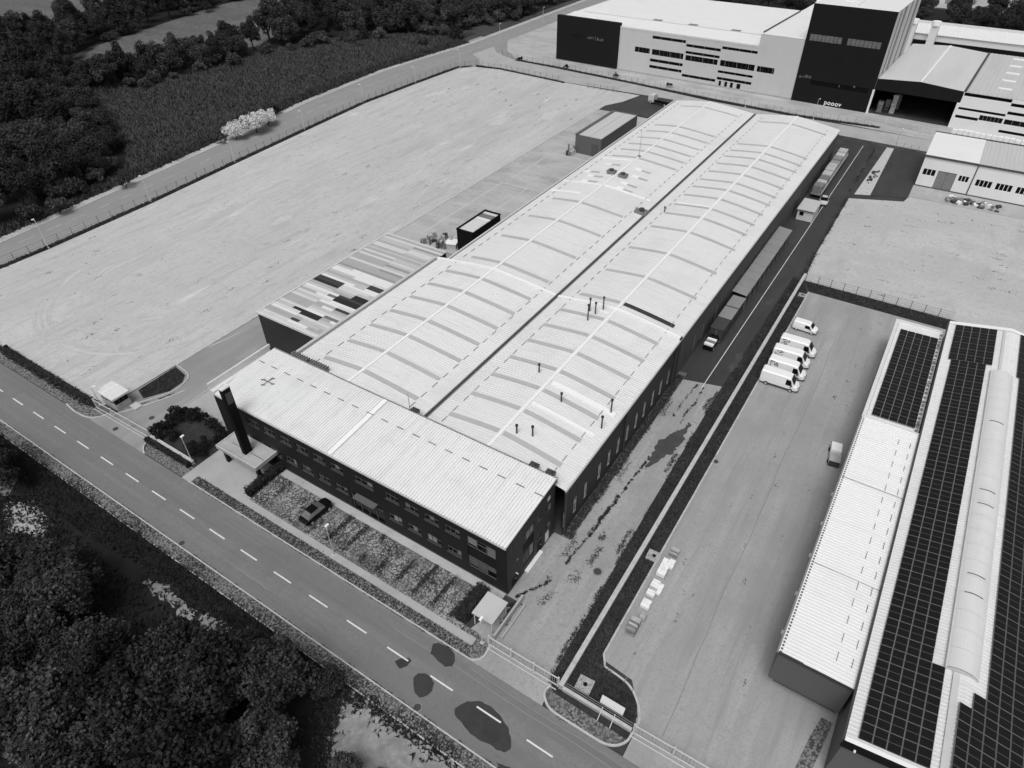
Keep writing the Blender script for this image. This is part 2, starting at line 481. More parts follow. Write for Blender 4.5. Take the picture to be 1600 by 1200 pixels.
# front road
RX0, RX1 = -420.0, 160.0
ground_sheet('road', rect(RX0, RX1, 20.6, 28.1), 0.0, 'asphalt')
ground_sheet('verge_strip', rect(RX0, RX1, 18.95, 20.45), 0.06, 'pavers')
g = MB((-60, 20.5, 0)); g.box(RX0, RX1, 20.45, 20.6, -.1, .11)
struct(g, 'kerb', 'kerb')
g = MB((-60, 18.9, 0)); g.box(RX0, RX1, 18.83, 18.95, -.1, .10)
struct(g, 'kerb', 'kerb')
dk = MB(); dk.box(0, 3.0, -.09, .09, 0, .006)
dkm = dk.mesh('lane_dash', 'paint_line')
for i in range(-12, 32):
    x = -112.2 + 6.09 * i
    if x > 20 or x < -175: continue
    tag(link('lane_dash', dkm, None, (x, 24.36 + (i - 8) * .004, .004)), kind='structure')
for (x0, x1, y, w, mt) in ((-34, 10, 26.6, .06, 'asphalt_side'), (-24, 20, 27.3, .05, 'asphalt_side'), (-58, -50, 22.3, .06, 'asphalt_side')):
    n = 40
    c = [(x0 + (x1 - x0) * i / n, y + .06 * math.sin(i * .5 + x0) + rng.gauss(0, .015)) for i in range(n + 1)]
    if mt == 'asphalt_patch':
        c = [q for q in c if q[0] < -41 and q[0] > -47] or c[:3]
    ground_sheet('road_seam', [(a, b - w / 2) for a, b in c] + [(a, b + w / 2) for a, b in c[::-1]], .0028, mt)
# asphalt repairs on the road
for pts in ([(-22.7, 23.0), (-22.0, 24.3), (-21.0, 24.95), (-19.7, 25.2), (-18.4, 24.95), (-17.0, 24.4), (-16.1, 23.6), (-15.6, 22.8), (-16.0, 22.2), (-16.8, 22.0), (-17.6, 22.05), (-18.6, 21.8), (-19.8, 21.85), (-21.2, 22.2), (-22.3, 22.5)],
            [(-28.4, 23.2), (-28.2, 23.9), (-27.6, 24.3), (-26.8, 24.35), (-26.1, 23.9), (-25.8, 23.2), (-25.9, 22.5), (-26.4, 21.9), (-27.2, 22.0), (-27.7, 22.5)],
            [(-29.0, 27.4), (-28.5, 27.9), (-27.3, 28.05), (-26.2, 27.75), (-25.7, 27.1), (-25.6, 26.5), (-26.2, 26.0), (-27.2, 26.15), (-28.5, 26.4)],
            [(-31.3, 23.5), (-30.8, 24.3), (-30.1, 24.75), (-29.7, 24.6), (-29.75, 23.8), (-30.3, 23.2)],
            [(-13.2, 21.6), (-12.2, 22.0), (-11.3, 21.6), (-11.9, 20.9), (-12.8, 21.0)], [(-16.2, 21.0), (-14.6, 21.4), (-14.0, 20.9), (-15.4, 20.62)]):
    ground_sheet('road_patch', ragged(pts, .3, .03), 0.0035, 'asphalt_patch')

# north side of the front road: verge, path, car park, entrance court
ground_sheet('verge_strip', rect(-72.5, -24.6, 28.25, 29.55), .07, 'pavers')
ground_sheet('footpath', rect(-66.5, -25.2, 29.55, 30.5), .085, 'concrete')
g = MB((-50, 28.2, 0)); g.box(-73, -24.2, 28.1, 28.25, -.1, .12)
struct(g, 'kerb', 'kerb')
ground_sheet('car_park', rect(-62.9, -27.3, 30.5, 35.9), .06, 'parking_pavers')
ground_sheet('pavement', rect(-62.9, -25.5, 35.9, 37.05), .10, 'concrete_slab')
ground_sheet('entrance_court', [(-74.3, 28.1), (-66.5, 28.1), (-63.0, 30.5), (-62.9, 37.05), (-74.3, 37.05)], .05, 'concrete')
ground_sheet('verge_strip', [(-83.2, 28.2), (-74.3, 28.2), (-74.3, 30.2), (-84.9, 30.2)], .062, 'pavers')
ground_sheet('verge_strip', [(-26.9, 28.25), (-24.6, 28.25), (-23.7, 28.8), (-23.4, 29.6), (-23.5, 30.6), (-25.5, 31.2), (-27.2, 31.2)], .075, 'pavers')

# west yard
YARD = [(-157.2, 30.6), (-98.5, 30.6), (-97.4, 33.0), (-97.4, 205), (-94, 212), (-92, 221), (-121, 221), (-150, 223), (-160, 221), (-164.5, 217), (-165.6, 193), (-166.2, 167), (-163.6, 137), (-161, 109), (-158.2, 81), (-156.8, 55)]
ground_sheet('gravel_yard', YARD, 0.0, 'gravel_yard')
ground_sheet('service_road', [(-97.2, 33), (-94.3, 31.2), (-84.9, 31.2), (-86.0, 36), (-87.2, 38), (-87.2, 55.3), (-72.4, 55.3), (-72.4, 100), (-97.2, 100)], .004, 'asphalt_drive')
ground_sheet('entrance_apron', [(-97.5, 28.1), (-83.3, 28.1), (-84.7, 29.2), (-84.9, 31.2), (-94.3, 31.2), (-95.5, 30.2)], .005, 'asphalt_drive')
ground_sheet('concrete_yard', rect(-97.2, -69.5, 100, 201), .004, 'concrete_slab')
ground_sheet('dark_apron', [(-92.5, 203), (-69, 201), (-69, 216), (-81, 221), (-92, 220)], .008, 'asphalt_dark')
for (x0, x1, y0, y1) in ((-92.2, -84.3, 105, 137), (-91.5, -71.5, 140, 161)):
    for a in (rect(x0, x0 + .45, y0, y1), rect(x1 - .4, x1, y0, y1), rect(x0 + .45, x1 - .4, y1 - .5, y1)):
        ground_sheet('drain_strip', a, .009, 'kerb')
g = MB((-97.3, 100, 0)); g.box(-97.6, -97.15, 44, 205, -.1, .10)
struct(g, 'kerb', 'kerb')
ground_sheet('gravel_margin', [(-87.0, 37.8), (-75.2, 37.8), (-75.2, 55.2), (-86.9, 55.2), (-86.9, 48)], .03, 'concrete')

rt = random.Random(5)
for k in range(34):
    f = rt.uniform(.5, 1.15)
    a0 = rt.uniform(150, 300); a1 = a0 + rt.uniform(15, 75)
    w = rt.uniform(.3, 1.0); cx, cy = -121 + rt.gauss(0, .8), 60 + rt.gauss(0, .8)
    rx, ry = 22 * f, 23.5 * f
    n = int((a1 - a0) / 2.5) + 2
    A = [R(a0 + (a1 - a0) * i / n) for i in range(n + 1)]
    inn = [(cx + (rx + rt.gauss(0, .03)) * math.cos(t), cy + (ry + rt.gauss(0, .03)) * math.sin(t)) for t in A]
    out = [(cx + (rx + w * math.sin(math.pi * i / n) + .05) * math.cos(t), cy + (ry + w * math.sin(math.pi * i / n) + .05) * math.sin(t)) for i, t in enumerate(A)]
    ground_sheet('tyre_track', inn + out[::-1], .0035 + k * .0002, 'track_mark' if rt.random() < .85 else 'track_pale')
for k in range(44):
    x0, y0 = rt.uniform(-152, -101), rt.uniform(50, 185)
    L = rt.uniform(8, 32); dx = rt.gauss(-.02, .05) * L; w = rt.uniform(.15, .5); bow = rt.gauss(0, .5)
    n = 14
    c = [(x0 + dx * i / n + bow * math.sin(math.pi * i / n), y0 + L * i / n) for i in range(n + 1)]
    ww = [w * math.sin(math.pi * (i + .3) / (n + .6)) for i in range(n + 1)]
    if not all(in_poly(x - 1, y, YARD) and in_poly(x + 1, y, YARD) for x, y in c): continue
    ground_sheet('tyre_track', [(x - q / 2, y) for (x, y), q in zip(c, ww)] + [(x + q / 2, y) for (x, y), q in list(zip(c, ww))[::-1]], .0105 + k * .0002, 'track_mark' if rt.random() < .65 else 'track_pale')
for (x, y, r_) in ((-116, 105, 1.2), (-114, 121, 1.6), (-127, 131, .8), (-118, 175, 2.4), (-110, 91, .9), (-151, 98, .8), (-124, 92, 1.4), (-108, 188, 2.6), (-140, 120, 1.0), (-133, 150, 1.2)):
    ground_sheet('yard_stain', ragged([(x + r_ * rt.uniform(.5, 1.2) * math.cos(t * .7), y + 2.2 * r_ * rt.uniform(.5, 1.2) * math.sin(t * .7)) for t in range(9)], .4, .12, int(x)), .0205, 'track_pale' if r_ > 1.3 else 'track_mark')
ground_sheet('junction', [(-187, 215), (-150, 222.5), (-150, 240), (-160, 262), (-186, 262)], -.008, 'asphalt_side')

# left road (slightly bent) and its dashes
near = [(-160.5, 28.1), (-162.8, 48), (-163.5, 84), (-166.5, 115), (-170.2, 150), (-172, 190), (-171.5, 220), (-170, 250), (-170, 330), (-172, 520)]
far = [(-167.0, 28.1), (-169, 51), (-173.5, 91), (-176.5, 115), (-183.5, 157), (-186.3, 200), (-184, 225), (-181.5, 250), (-182.5, 323), (-185, 520)]
g = MB((-170, 100, 0)).sheet(near + far[::-1], .0)
struct(g, 'road', 'asphalt_side')
g = MB((-180, 150, 0))
for a, b in zip(far[:-1], far[1:]):
    g.bar((a[0], a[1], -.1), (b[0], b[1], -.1), .3, .22)
struct(g, 'kerb', 'kerb')
g = MB((-180, 150, 0)).sheet([(x - .2, y) for x, y in far] + [(x - 2.6, y) for x, y in far[::-1]], .01)
struct(g, 'footpath', 'concrete_slab')
def lerp_line(line, y):
    for a, b in zip(line[:-1], line[1:]):
        if a[1] <= y <= b[1]:
            t = (y - a[1]) / (b[1] - a[1])
            return a[0] + (b[0] - a[0]) * t
dm = MB(); dm.box(-.1, .1, 0, 3.4, 0, .006)
dm = dm.mesh('lane_dash', 'paint_line_worn')
y = 34.0
while y < 300:
    c = lambda yy: (lerp_line(near, yy) + lerp_line(far, yy)) / 2 + .5
    tag(link('lane_dash', dm, None, (c(y), y, .004), math.atan2(c(y) - c(y + 3), 3)), kind='structure')
    y += 6.4
LFN = [(-157.1, 30), (-157.0, 45), (-157.2, 55), (-158.6, 81), (-161.4, 109), (-164.0, 137), (-166.6, 167), (-166, 193), (-165, 217), (-161.5, 221.6)]
ground_sheet('grass_verge', LFN + [(x - 1.25, y + (.6 if y > 216 else 0)) for x, y in LFN[::-1]], .02, 'grass_base')
ground_sheet('footpath', [(x - 1.25, y) for x, y in LFN[:-1]] + [(x - .6, y) for x, y in near[7::-1]], -.004, 'asphalt_side')
# cross road behind the works
ground_sheet('road', [(-172, 236), (-166, 232), (-160, 224.5), (-150, 223.4), (-121, 221.4), (-80, 222.5), (-26, 216.5), (30, 214), (60, 214), (60, 224), (-18, 226), (-42, 226.5), (-71, 228), (-96, 231.5), (-132, 235.5), (-152, 237), (-165, 243), (-171, 250)], .006, 'concrete')
ground_sheet('grass_verge', [(-152, 236.6), (-132, 235.3), (-96, 231.3), (-71, 227.6), (-42, 226), (-18, 228.4), (-18, 229.8), (-42, 228.2), (-71, 229.8), (-96, 233), (-132, 237), (-152, 238.2)], .02, 'grass_base')
ground_sheet('works_yard', [(-172, 262), (-163, 248), (-152, 238.2), (-132, 237), (-96, 233), (-42, 228), (60, 222), (60, 345), (-172, 345)], .003, 'concrete_slab')
ground_sheet('grass_verge', [(-160, 221.5), (-150, 223), (-121, 220.2), (-121, 221.3), (-150, 224.2), (-161, 223.2)], .024, 'grass_base')

# east side of the works: drive, dark road, wall strip
ground_sheet('drive', [(-27.5, 28.1), (-15.2, 28.1), (-15.5, 30.5), (-15.3, 88.2), (-23.0, 86.2), (-23.0, 37), (-25.3, 35)], .004, 'concrete_drive')
ground_sheet('drive', [(-27.5, 37.0), (-23.0, 37.0), (-23.0, 48.0), (-25.2, 48.0)], .0045, 'concrete_drive')
ground_sheet('side_road', [(-24.3, 85.8), (-23.0, 86.2), (-15.3, 88.2), (-15.2, 130), (-15.6, 172), (-15.8, 214), (-24.3, 214)], .005, 'asphalt_dark')
ground_sheet('road_line', [(-19.62, 85.4), (-19.5, 85.4), (-19.0, 211), (-19.12, 211)], .009, 'paint_line')
ground_sheet('plant_strip', rect(-24.2, -22.95, 48.0, 88), .03, 'pavers')
ground_sheet('plant_strip', [(9.9, 37.4), (10.5, 42.4), (9.4, 42.4), (8.9, 40), (8.4, 36), (9.4, 34)], .05, 'pavers')
ground_sheet('ditch_strip', [(-15.9, 30.6), (-14.7, 30.6), (-14.7, 129), (-16.4, 129), (-16.9, 88), (-16.6, 60)], .008, 'grass_base')
for pts in ([(-20.4, 68.6), (-20.6, 70.5), (-19.9, 72.2), (-19.0, 74.6), (-18.5, 75.2), (-18.2, 77.0), (-17.6, 76.3), (-17.9, 74.4), (-17.2, 72.8), (-17.9, 71.0), (-17.6, 69.2), (-18.6, 68.6), (-18.9, 66.9), (-20.0, 64.2), (-20.2, 66.8)],
            [(-17.8, 93.5), (-17.2, 95.6), (-17.9, 97.2), (-17.0, 98.4), (-16.2, 97.0), (-15.8, 94.8), (-16.6, 93.4), (-17.0, 92.2)],
            [(-19.4, 116), (-18.2, 116.8), (-17.4, 118.4), (-17.0, 117.0), (-17.8, 115.2)]):
    ground_sheet('oil_stain', ragged(pts, .3, .13), .0095, 'wet_stain')

# east neighbour: yard, island, gravel lot
ground_sheet('factory_yard', [(-6.0, 28.1), (60, 28.1), (60, 124.5), (-12.3, 124.5), (-12.3, 36), (-8.5, 35.6), (-6.9, 33.4), (-6.0, 31)], .004, 'asphalt_yard')
ground_sheet('lawn', [(-14.2, 31.2), (-6.5, 31.0), (-6.4, 32.4), (-7.3, 33.9), (-8.9, 35.0), (-11.5, 35.3), (-12.4, 36.5), (-12.45, 124), (-14.2, 128)], .03, 'grass_base')
ground_sheet('lawn', [(-12.4, 124.6), (14, 124.6), (14, 128.2), (-14.2, 128.2)], .026, 'grass_base')
ISL = [(-15.5, 30.4), (-15.7, 29.5), (-15.1, 28.7), (-14.0, 28.2), (-10.7, 28.15), (-8.2, 28.2), (-7.0, 28.7), (-6.3, 29.6), (-6.15, 30.6)]
ground_sheet('verge_strip', ISL[:8] + [(-6.6, 29.75), (-14.9, 29.9)], .06, 'pavers')
ground_sheet('lawn', [(-15.3, 29.9), (-6.6, 29.75), (-6.2, 30.5), (-15.4, 30.5)], .055, 'grass_base')
def smooth(pts, n=5):
    out = []
    P = [pts[0]] + pts + [pts[-1]]
    for i in range(1, len(P) - 2):
        a, b, c, d = P[i - 1], P[i], P[i + 1], P[i + 2]
        for k in range(n):
            t = k / n
            out.append(tuple(.5 * (2 * b[q] + (c[q] - a[q]) * t + (2 * a[q] - 5 * b[q] + 4 * c[q] - d[q]) * t * t + (3 * b[q] - a[q] - 3 * c[q] + d[q]) * t ** 3) for q in (0, 1)))
    return out + [pts[-1]]
g = MB((-11, 29, 0))
KB = smooth(ISL + [(-6.0, 31.2), (-6.2, 32.4), (-7.1, 33.8), (-8.7, 34.95), (-11.6, 35.35)]) + [(-12.35, 36.6), (-12.35, 124.3)]
_unused = [(-6.0, 31.2), (-6.2, 32.4), (-7.1, 33.8), (-8.7, 34.95), (-11.6, 35.35), (-12.35, 36.6), (-12.35, 124.3)]
for a, b in zip(KB[:-1], KB[1:]):
    g.bar((a[0], a[1], -.1), (b[0], b[1], -.1), .22, .23)
struct(g, 'kerb', 'kerb')
g = MB((-24, 29, 0))
KW = [(-24.2, 28.17), (-23.6, 28.6), (-23.3, 29.3), (-23.4, 30.5), (-24.2, 31.4)]
for a, b in zip(KW[:-1], KW[1:]):
    g.bar((a[0], a[1], -.1), (b[0], b[1], -.1), .22, .23)
struct(g, 'kerb', 'kerb')
for K in ([(-103.5, 28.2), (-100.5, 27.9), (-97.6, 28.2), (-96.2, 29.2), (-95.4, 30.6), (-94.3, 31.4), (-91.6, 36.5), (-90.2, 40.5)], [(-83.0, 28.1), (-84.3, 28.9), (-84.9, 30.0), (-85.0, 31.2)], [(-94.3, 33.6), (-92.0, 38.4), (-91.8, 41.0), (-93.2, 43.3), (-97.3, 44)], [(-86.9, 36.8), (-87.1, 42), (-87.0, 55)]):
    g = MB((K[0][0], K[0][1], 0))
    K = smooth(K)
    for a, b in zip(K[:-1], K[1:]):
        g.bar((a[0], a[1], -.1), (b[0], b[1], -.1), .2, .22)
    struct(g, 'kerb', 'kerb')
ground_sheet('verge_strip', [(-127, 28.2), (-103.5, 28.2), (-100.5, 27.95), (-97.6, 28.2), (-96.2, 29.2), (-95.4, 30.2), (-97.5, 30.3), (-157, 30.3), (-157, 28.2)], .05, 'pavers')
ground_sheet('lawn', [(-96.8, 36.4), (-94.2, 35.6), (-92.2, 39.0), (-92.4, 41.6), (-93.6, 43.0), (-97.0, 43.6)], .04, 'grass_base')
ground_sheet('gravel_lot', [(-14.2, 128.4), (60, 128.4), (60, 182), (-2.9, 181.5), (-3.5, 177.8), (-15.0, 173), (-14.9, 140)], .006, 'gravel_lot')
ground_sheet('concrete_strip', [(-14.4, 176), (-11.0, 177.4), (-11.4, 213.4), (-13.2, 213.4)], .008, 'kerb')
ground_sheet('dark_lot', [(-11.0, 177.6), (-3.1, 180.5), (-3.1, 213.5), (-11.3, 213.4)], .007, 'asphalt_dark')
ground_sheet('factory_forecourt', [(-3.0, 181.6), (60, 182), (60, 189.6), (-3.0, 189.6)], .009, 'concrete')
for k, (x0, y0, x1, y1, w) in enumerate(((-9.2, 34, -8.3, 88, .05), (-3.6, 32, -4.2, 110, .06), (.6, 34, -.9, 122, .05), (-6.2, 52, -6.0, 92, .04), (2.0, 36, 4.4, 42, .05))):
    L = []
    n = 24
    for i in range(n + 1):
        t = i / n
        L.append((x0 + (x1 - x0) * t + .14 * math.sin(t * 17 + k) + rng.gauss(0, .05), y0 + (y1 - y0) * t))
    ground_sheet('yard_joint', [(a - w / 2, b) for a, b in L] + [(a + w / 2, b) for a, b in L[::-1]], .0065, 'asphalt_side' if k != 1 else 'asphalt')
# near south-west corner: sand and tracks in the wood
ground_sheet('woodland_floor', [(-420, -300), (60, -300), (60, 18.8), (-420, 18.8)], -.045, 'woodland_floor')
ground_sheet('sand_clearing', ragged([(-35.5, 18.2), (-34, 18.75), (-6, 18.75), (-6, 4), (-24, 4), (-29, 11), (-31.5, 13), (-33.0, 15.6)], .6, .25), -.02, 'sand')
ground_sheet('sand_track', ragged([(-64.0, 15.0), (-62.4, 15.9), (-60.0, 15.9), (-57, 15.6), (-53, 16.2), (-49, 16.7), (-46.6, 16.2), (-46.6, 15.2), (-48.5, 13.8), (-52.5, 11.2), (-55, 10.2), (-52.6, 12.6), (-50.8, 14.2), (-52.0, 14.8), (-56, 14.5), (-60, 14.4)], .4, .22), -.02, 'sand')
ground_sheet('concrete_pad', ragged([(-91.5, 12.4), (-88.4, 14.4), (-81.5, 13.8), (-79.4, 12.4), (-85.5, 9.6)], .5, .12), -.02, 'concrete')
ground_sheet('concrete_pad', [(-100, 13.6), (-94, 15.6), (-91.6, 13.1), (-97, 11.0)], -.02, 'asphalt')
# far lots beyond the works
ground_sheet('far_lot', [(-36, 424), (70, 424), (70, 620), (-60, 620)], -.02, 'concrete')

# ------------------------------------------------------------------ loose growth: grass, crops, weeds
tag(link('crop_plants', blades(scatter(CORN, 26000), 1.1, .22, 3, 'blade_corn', 'crop_plants', .6)), 'dark rows of tall crop plants filling the field beyond the left road', 'crops', kind='stuff')
LAWNS = [([(-14.1, 31.3), (-6.6, 31.1), (-6.5, 32.4), (-7.4, 33.8), (-8.9, 34.9), (-11.6, 35.2), (-12.5, 36.5), (-12.55, 123.5), (-14.1, 127.8)], 7500, .13),
         ([(-12.4, 124.8), (13.5, 124.8), (13.5, 128.1), (-14.1, 128.1)], 2600, .22),
         ([(-16.2, 31), (-14.8, 31), (-14.8, 128), (-16.2, 128), (-16.6, 88)], 4200, .22),
         ([(-96.6, 36.5), (-94.2, 35.8), (-92.4, 39.0), (-92.6, 41.4), (-93.7, 42.8), (-96.8, 43.4)], 1000, .16)]
pts = [q for L in LAWNS for q in scatter(L[0], L[1], z=.03)]
tag(link('grass', blades(pts, .2, .07, 3, 'blade_dark', 'grass', .6)), 'short dark grass on the strips along the concrete wall', 'grass', kind='stuff')
VER = LFN[:-1] + [(x - 1.2, y) for x, y in LFN[-2::-1]]
pts = scatter(VER, 3600) + scatter([(-152, 237), (-96, 231.8), (-71, 228.2), (-42, 226.6), (-18, 228.8), (-18, 229.8), (-42, 228), (-71, 229.6), (-96, 232.9), (-132, 236.9), (-152, 238)], 3200) + scatter([(-160, 221.8), (-150, 223.2), (-121, 220.3), (-121, 221.2), (-150, 224), (-161, 223)], 900) + scatter([(-157, 29.6), (-101, 29.5), (-97.5, 30.6), (-101, 30.6), (-157, 30.7)], 1800)
tag(link('verge_grass', blades(pts, .38, .12, 3, 'blade_dark', 'verge_grass', .5)), 'rough dark grass under the wire fences round the pale gravel yard', 'grass', kind='stuff')
WO = [(-108, 18.7), (-34, 18.7), (-37, 16.6), (-45, 17.2), (-60, 16.9), (-78, 15.2), (-90, 15.6), (-108, 16)]
pts = scatter(WO, 9000, z=-.04) + scatter([(-104, 15), (-60, 14), (-33, 13), (-25, 4), (-60, -22), (-120, -10)], 9000, z=-.04) + scatter([(-37, 17.8), (-31, 18.4), (-33, 15), (-35, 13)], 160, z=-.02)
for pl, n in (([(-64.0, 15.0), (-62.4, 15.9), (-60.0, 15.9), (-57, 15.6), (-53, 16.2), (-49, 16.7), (-46.6, 16.2), (-46.6, 15.2), (-48.5, 13.8), (-52.5, 11.2), (-55, 10.2), (-52.6, 12.6), (-50.8, 14.2), (-52.0, 14.8), (-56, 14.5), (-60, 14.4), (-64.0, 15.0)], 330), ([(-35.5, 18.2), (-33.0, 15.6), (-31.5, 13), (-29, 11), (-24, 4)], 420), ([(-35.5, 18.5), (-20, 18.7)], 260), ([(-91.5, 12.4), (-88.4, 14.4), (-81.5, 13.8), (-79.4, 12.4), (-85.5, 9.6), (-91.5, 12.4)], 400)):
    for _ in range(n):
        k = rng.randrange(len(pl) - 1); t_ = rng.random(); a_, b_ = pl[k], pl[k + 1]
        pts.append((a_[0] + (b_[0] - a_[0]) * t_ + rng.gauss(0, .5), a_[1] + (b_[1] - a_[1]) * t_ + rng.gauss(0, .5), -.02))
tag(link('undergrowth', blades(pts, .4, .13, 4, 'undergrowth', 'undergrowth', .7)), 'dark rough undergrowth between the lower left trees and the road', 'undergrowth', kind='stuff')
pts = scatter([(x - 2.4, y) for x, y in far[:8]] + [(x - 7.5, y) for x, y in far[7::-1]], 6000)
tag(link('roadside_scrub', blades(pts, 1.0, .22, 3, 'blade_dark', 'roadside_scrub', .5)), 'dark scrub along the far side of the left road', 'scrub', kind='stuff')
# weeds in joints and along kerbs
def along(line, n, sd, gaps=.0):
    out = []
    L = [math.dist(a, b) for a, b in zip(line[:-1], line[1:])]
    for _ in range(n):
        k = rng.choices(range(len(L)), L)[0]
        t = rng.random()
        a, b = line[k], line[k + 1]
        x, y = a[0] + (b[0] - a[0]) * t, a[1] + (b[1] - a[1]) * t
        if math.sin(x * 1.7 + y * .83) + math.sin(x * .41 - y * .37 + 2) < gaps:
            continue
        out.append((x + rng.gauss(0, sd), y + rng.gauss(0, sd), .01))
    return out
def wavy(a, b, n, amp, seed):
    rr = random.Random(seed); off = 0; out = []
    for i in range(n + 1):
        off = off * .8 + rr.gauss(0, amp); t = i / n
        out.append((a[0] + (b[0] - a[0]) * t + off, a[1] + (b[1] - a[1]) * t))
    return out
W = []
for a, b, n, c, sd in (((-21.5, 44.5), (-20.3, 67), 60, 1100, .05), ((-21.35, 50), (-20.9, 58), 30, 500, .09), ((-19.4, 76), (-19.2, 86), 30, 200, .04), ((-20.9, 77), (-20.7, 86), 26, 200, .05), ((-24.2, 37.4), (-22.0, 41.5), 20, 260, .05)):
    ln = wavy(a, b, n, .09, int(a[1] * 3))
    for u, v in zip(ln[:-1], ln[1:]):
        m_ = int(rng.expovariate(1 / (c / n)))
        W += [(u[0] + (v[0] - u[0]) * q + rng.gauss(0, sd), u[1] + (v[1] - u[1]) * q + rng.gauss(0, sd), .01) for q in [rng.random() for _ in range(m_)]]
W += []
W += along([(-19.7, 50), (-19.2, 55), (-18.8, 58)], 500, .2, .5) + along([(-22.4, 40), (-22.3, 60), (-22.3, 84)], 700, .2, .6) + along([(-19.2, 46), (-19.0, 49)], 120, .25, .2)
W += along([(-16.9, 46), (-17.2, 60), (-17.3, 70), (-17.4, 84)], 1500, .16, .5) + along([(-16.3, 33), (-16.4, 60), (-17.0, 86)], 1800, .12, -.3)
W += [(x, y, .03) for x, y, z in scatter(rect(-24.1, -22.95, 48.2, 87), 5200)] + along([(-22.9, 48), (-22.85, 87)], 900, .12, .3)
W += along([(-23.2, 31), (-24.0, 36.5)], 600, .2, -.6) + along([(-72, 28.25), (-25, 28.2)], 2600, .06, -.5) + along([(-108, 20.5), (-12, 20.55)], 2400, .06, -.1) + along([(-21.4, 38.2), (-21.0, 40)], 60, .3, -2) + along([(-19.8, 43), (-19.6, 44.4)], 50, .3, -2)
W += along([(-15.8, 28.3), (-11, 28.1)], 400, .06, -.4) + along([(-16.0, 90), (-15.8, 128)], 900, .22, .1) + along([(-14.9, 130), (-15.4, 172)], 1300, .3, -.4) + along([(-15.8, 176), (-15.8, 212)], 700, .2, -.2)
W += along([(-97.3, 46), (-97.3, 100)], 500, .06, .4) + along([(-95.5, 30.4), (-92, 37), (-90.5, 40.4)], 200, .05, .4) + along([(-97, 34), (-92.5, 41)], 60, .2, .5)
for _ in range(150):
    cx, cy = rng.uniform(-155, -99), rng.uniform(33, 215)
    if in_poly(cx, cy, YARD):
        W += [(cx + rng.gauss(0, .25), cy + rng.gauss(0, .7), .01) for _k in range(rng.choice((2, 3, 5, 14)))]
for _ in range(60):
    cx, cy = rng.uniform(-13, 24), rng.uniform(130, 178)
    W += [(cx + rng.gauss(0, .6), cy + rng.gauss(0, .25), .01) for _k in range(rng.choice((2, 3, 6, 12)))]
for _ in range(26):
    cx, cy = rng.uniform(-10, 2), rng.uniform(36, 120)
    W += [(cx + rng.gauss(0, .12), cy + rng.gauss(0, .4), .01) for _k in range(rng.choice((2, 3, 5)))]
tag(link('weeds', blades(W, .085, .055, 4, 'weed', 'weeds', .9)), 'dark weeds growing in lines along kerbs, joints and wall feet', 'weeds', kind='stuff')
P = []
for i in range(12):
    x = -60.6 + i * 2.85
    P += along([(x, 31.2), (x + .15, 35.8)], 330 if i > 3 else 140, .19, -.35 if i > 3 else .5)
P += [q for q in scatter(rect(-62.5, -27.6, 30.8, 35.8), 5200, z=.06) if math.sin(q[0] * .9 + 1) + math.sin(q[1] * 1.7 + q[0] * .33) + rng.uniform(-.8, .8) > .55]
P += [q for q in scatter(rect(-72, -25, 28.35, 29.5), 2600, z=.07) if rng.random() < .8] + [q for q in scatter(rect(-108, -14, 19.0, 20.4), 3600, z=.06) if math.sin(q[0] * .5) + rng.uniform(-1, 1) > .1]
tag(link('paver_grass', blades([(a, b, .06) for a, b, c in P], .10, .075, 3, 'weed', 'paver_grass', .8)), 'tufts of grass growing through the car park and verge pavers', 'grass', kind='stuff')

# ================================================================== BUILDINGS
def ribs(mb, x0, x1, pitch, line, h=.045, axis='x', m=0):
    """ribbed sheet: ribs repeat along `axis` from x0 to x1; `line` is the list of (t, z) the ribs run along on the other axis"""
    n = max(1, round((x1 - x0) / pitch))
    p = (x1 - x0) / n
    prof = []
    for i in range(n):
        a = x0 + i * p
        prof += [(a, 0), (a + p * .58, 0), (a + p * .68, h), (a + p * .88, h)]
    prof.append((x1, 0))
    rows = []
    for (t, z) in line:
        rows.append([mb.p((a, t, z + dz) if axis == 'x' else (t, a, z + dz)) for a, dz in prof])
    for r0, r1 in zip(rows[:-1], rows[1:]):
        for i in range(len(prof) - 1):
            q = [r0[i], r0[i + 1], r1[i + 1], r1[i]]
            mb.f.append(q if axis == 'x' else q[::-1]); mb.m.append(m)

# ------------------------------------------------------------------ office block
OO = (-50.2, 37.1, 0)
off = thing('office_building', 'dark two-storey office block with white ribbed roof facing the front road', 'building', OO)
OX0, OX1, OY0, OY1 = -75.0, -25.3, 37.1, 47.8
ZF, ZB = 9.35, 10.25
UP = [-67.45, -64.15, -61.0, -57.85, -54.7, -51.5, -42.2, -39.1, -36.05, -32.95]
holes = []
wins = []
for c in UP:
    wins.append((c - 1.07, c + 1.07, 6.2, 7.55))
wins.append((-48.4, -45.3, 6.3, 7.55))
for c in [-70.3] + UP:
    wins.append((c - 1.07, c + 1.07, 2.3, 3.6))
bigw = (-30.85, -26.85, 1.6, 7.5)
entr = (-49.9, -44.3, .12, 3.7)
holes = [(a - OX0, b - OX0, c, d) for a, b, c, d in wins + [bigw, entr]]
mb = MB(OO)
wall_holes(mb, (OX0, OY0, 0), (1, 0), (0, -1), OX1 - OX0, ZF, holes, .24)
mb.poly([(OX1, OY1, 0), (OX0, OY1, 0), (OX0, OY1, ZB), (OX1, OY1, ZB)])
mb.poly([(OX0, OY1, 0), (OX0, OY0, 0), (OX0, OY0, ZF), (OX0, OY1, ZB)])
build(mb, 'wall', 'wall_dark', off)
mb = MB(OO)
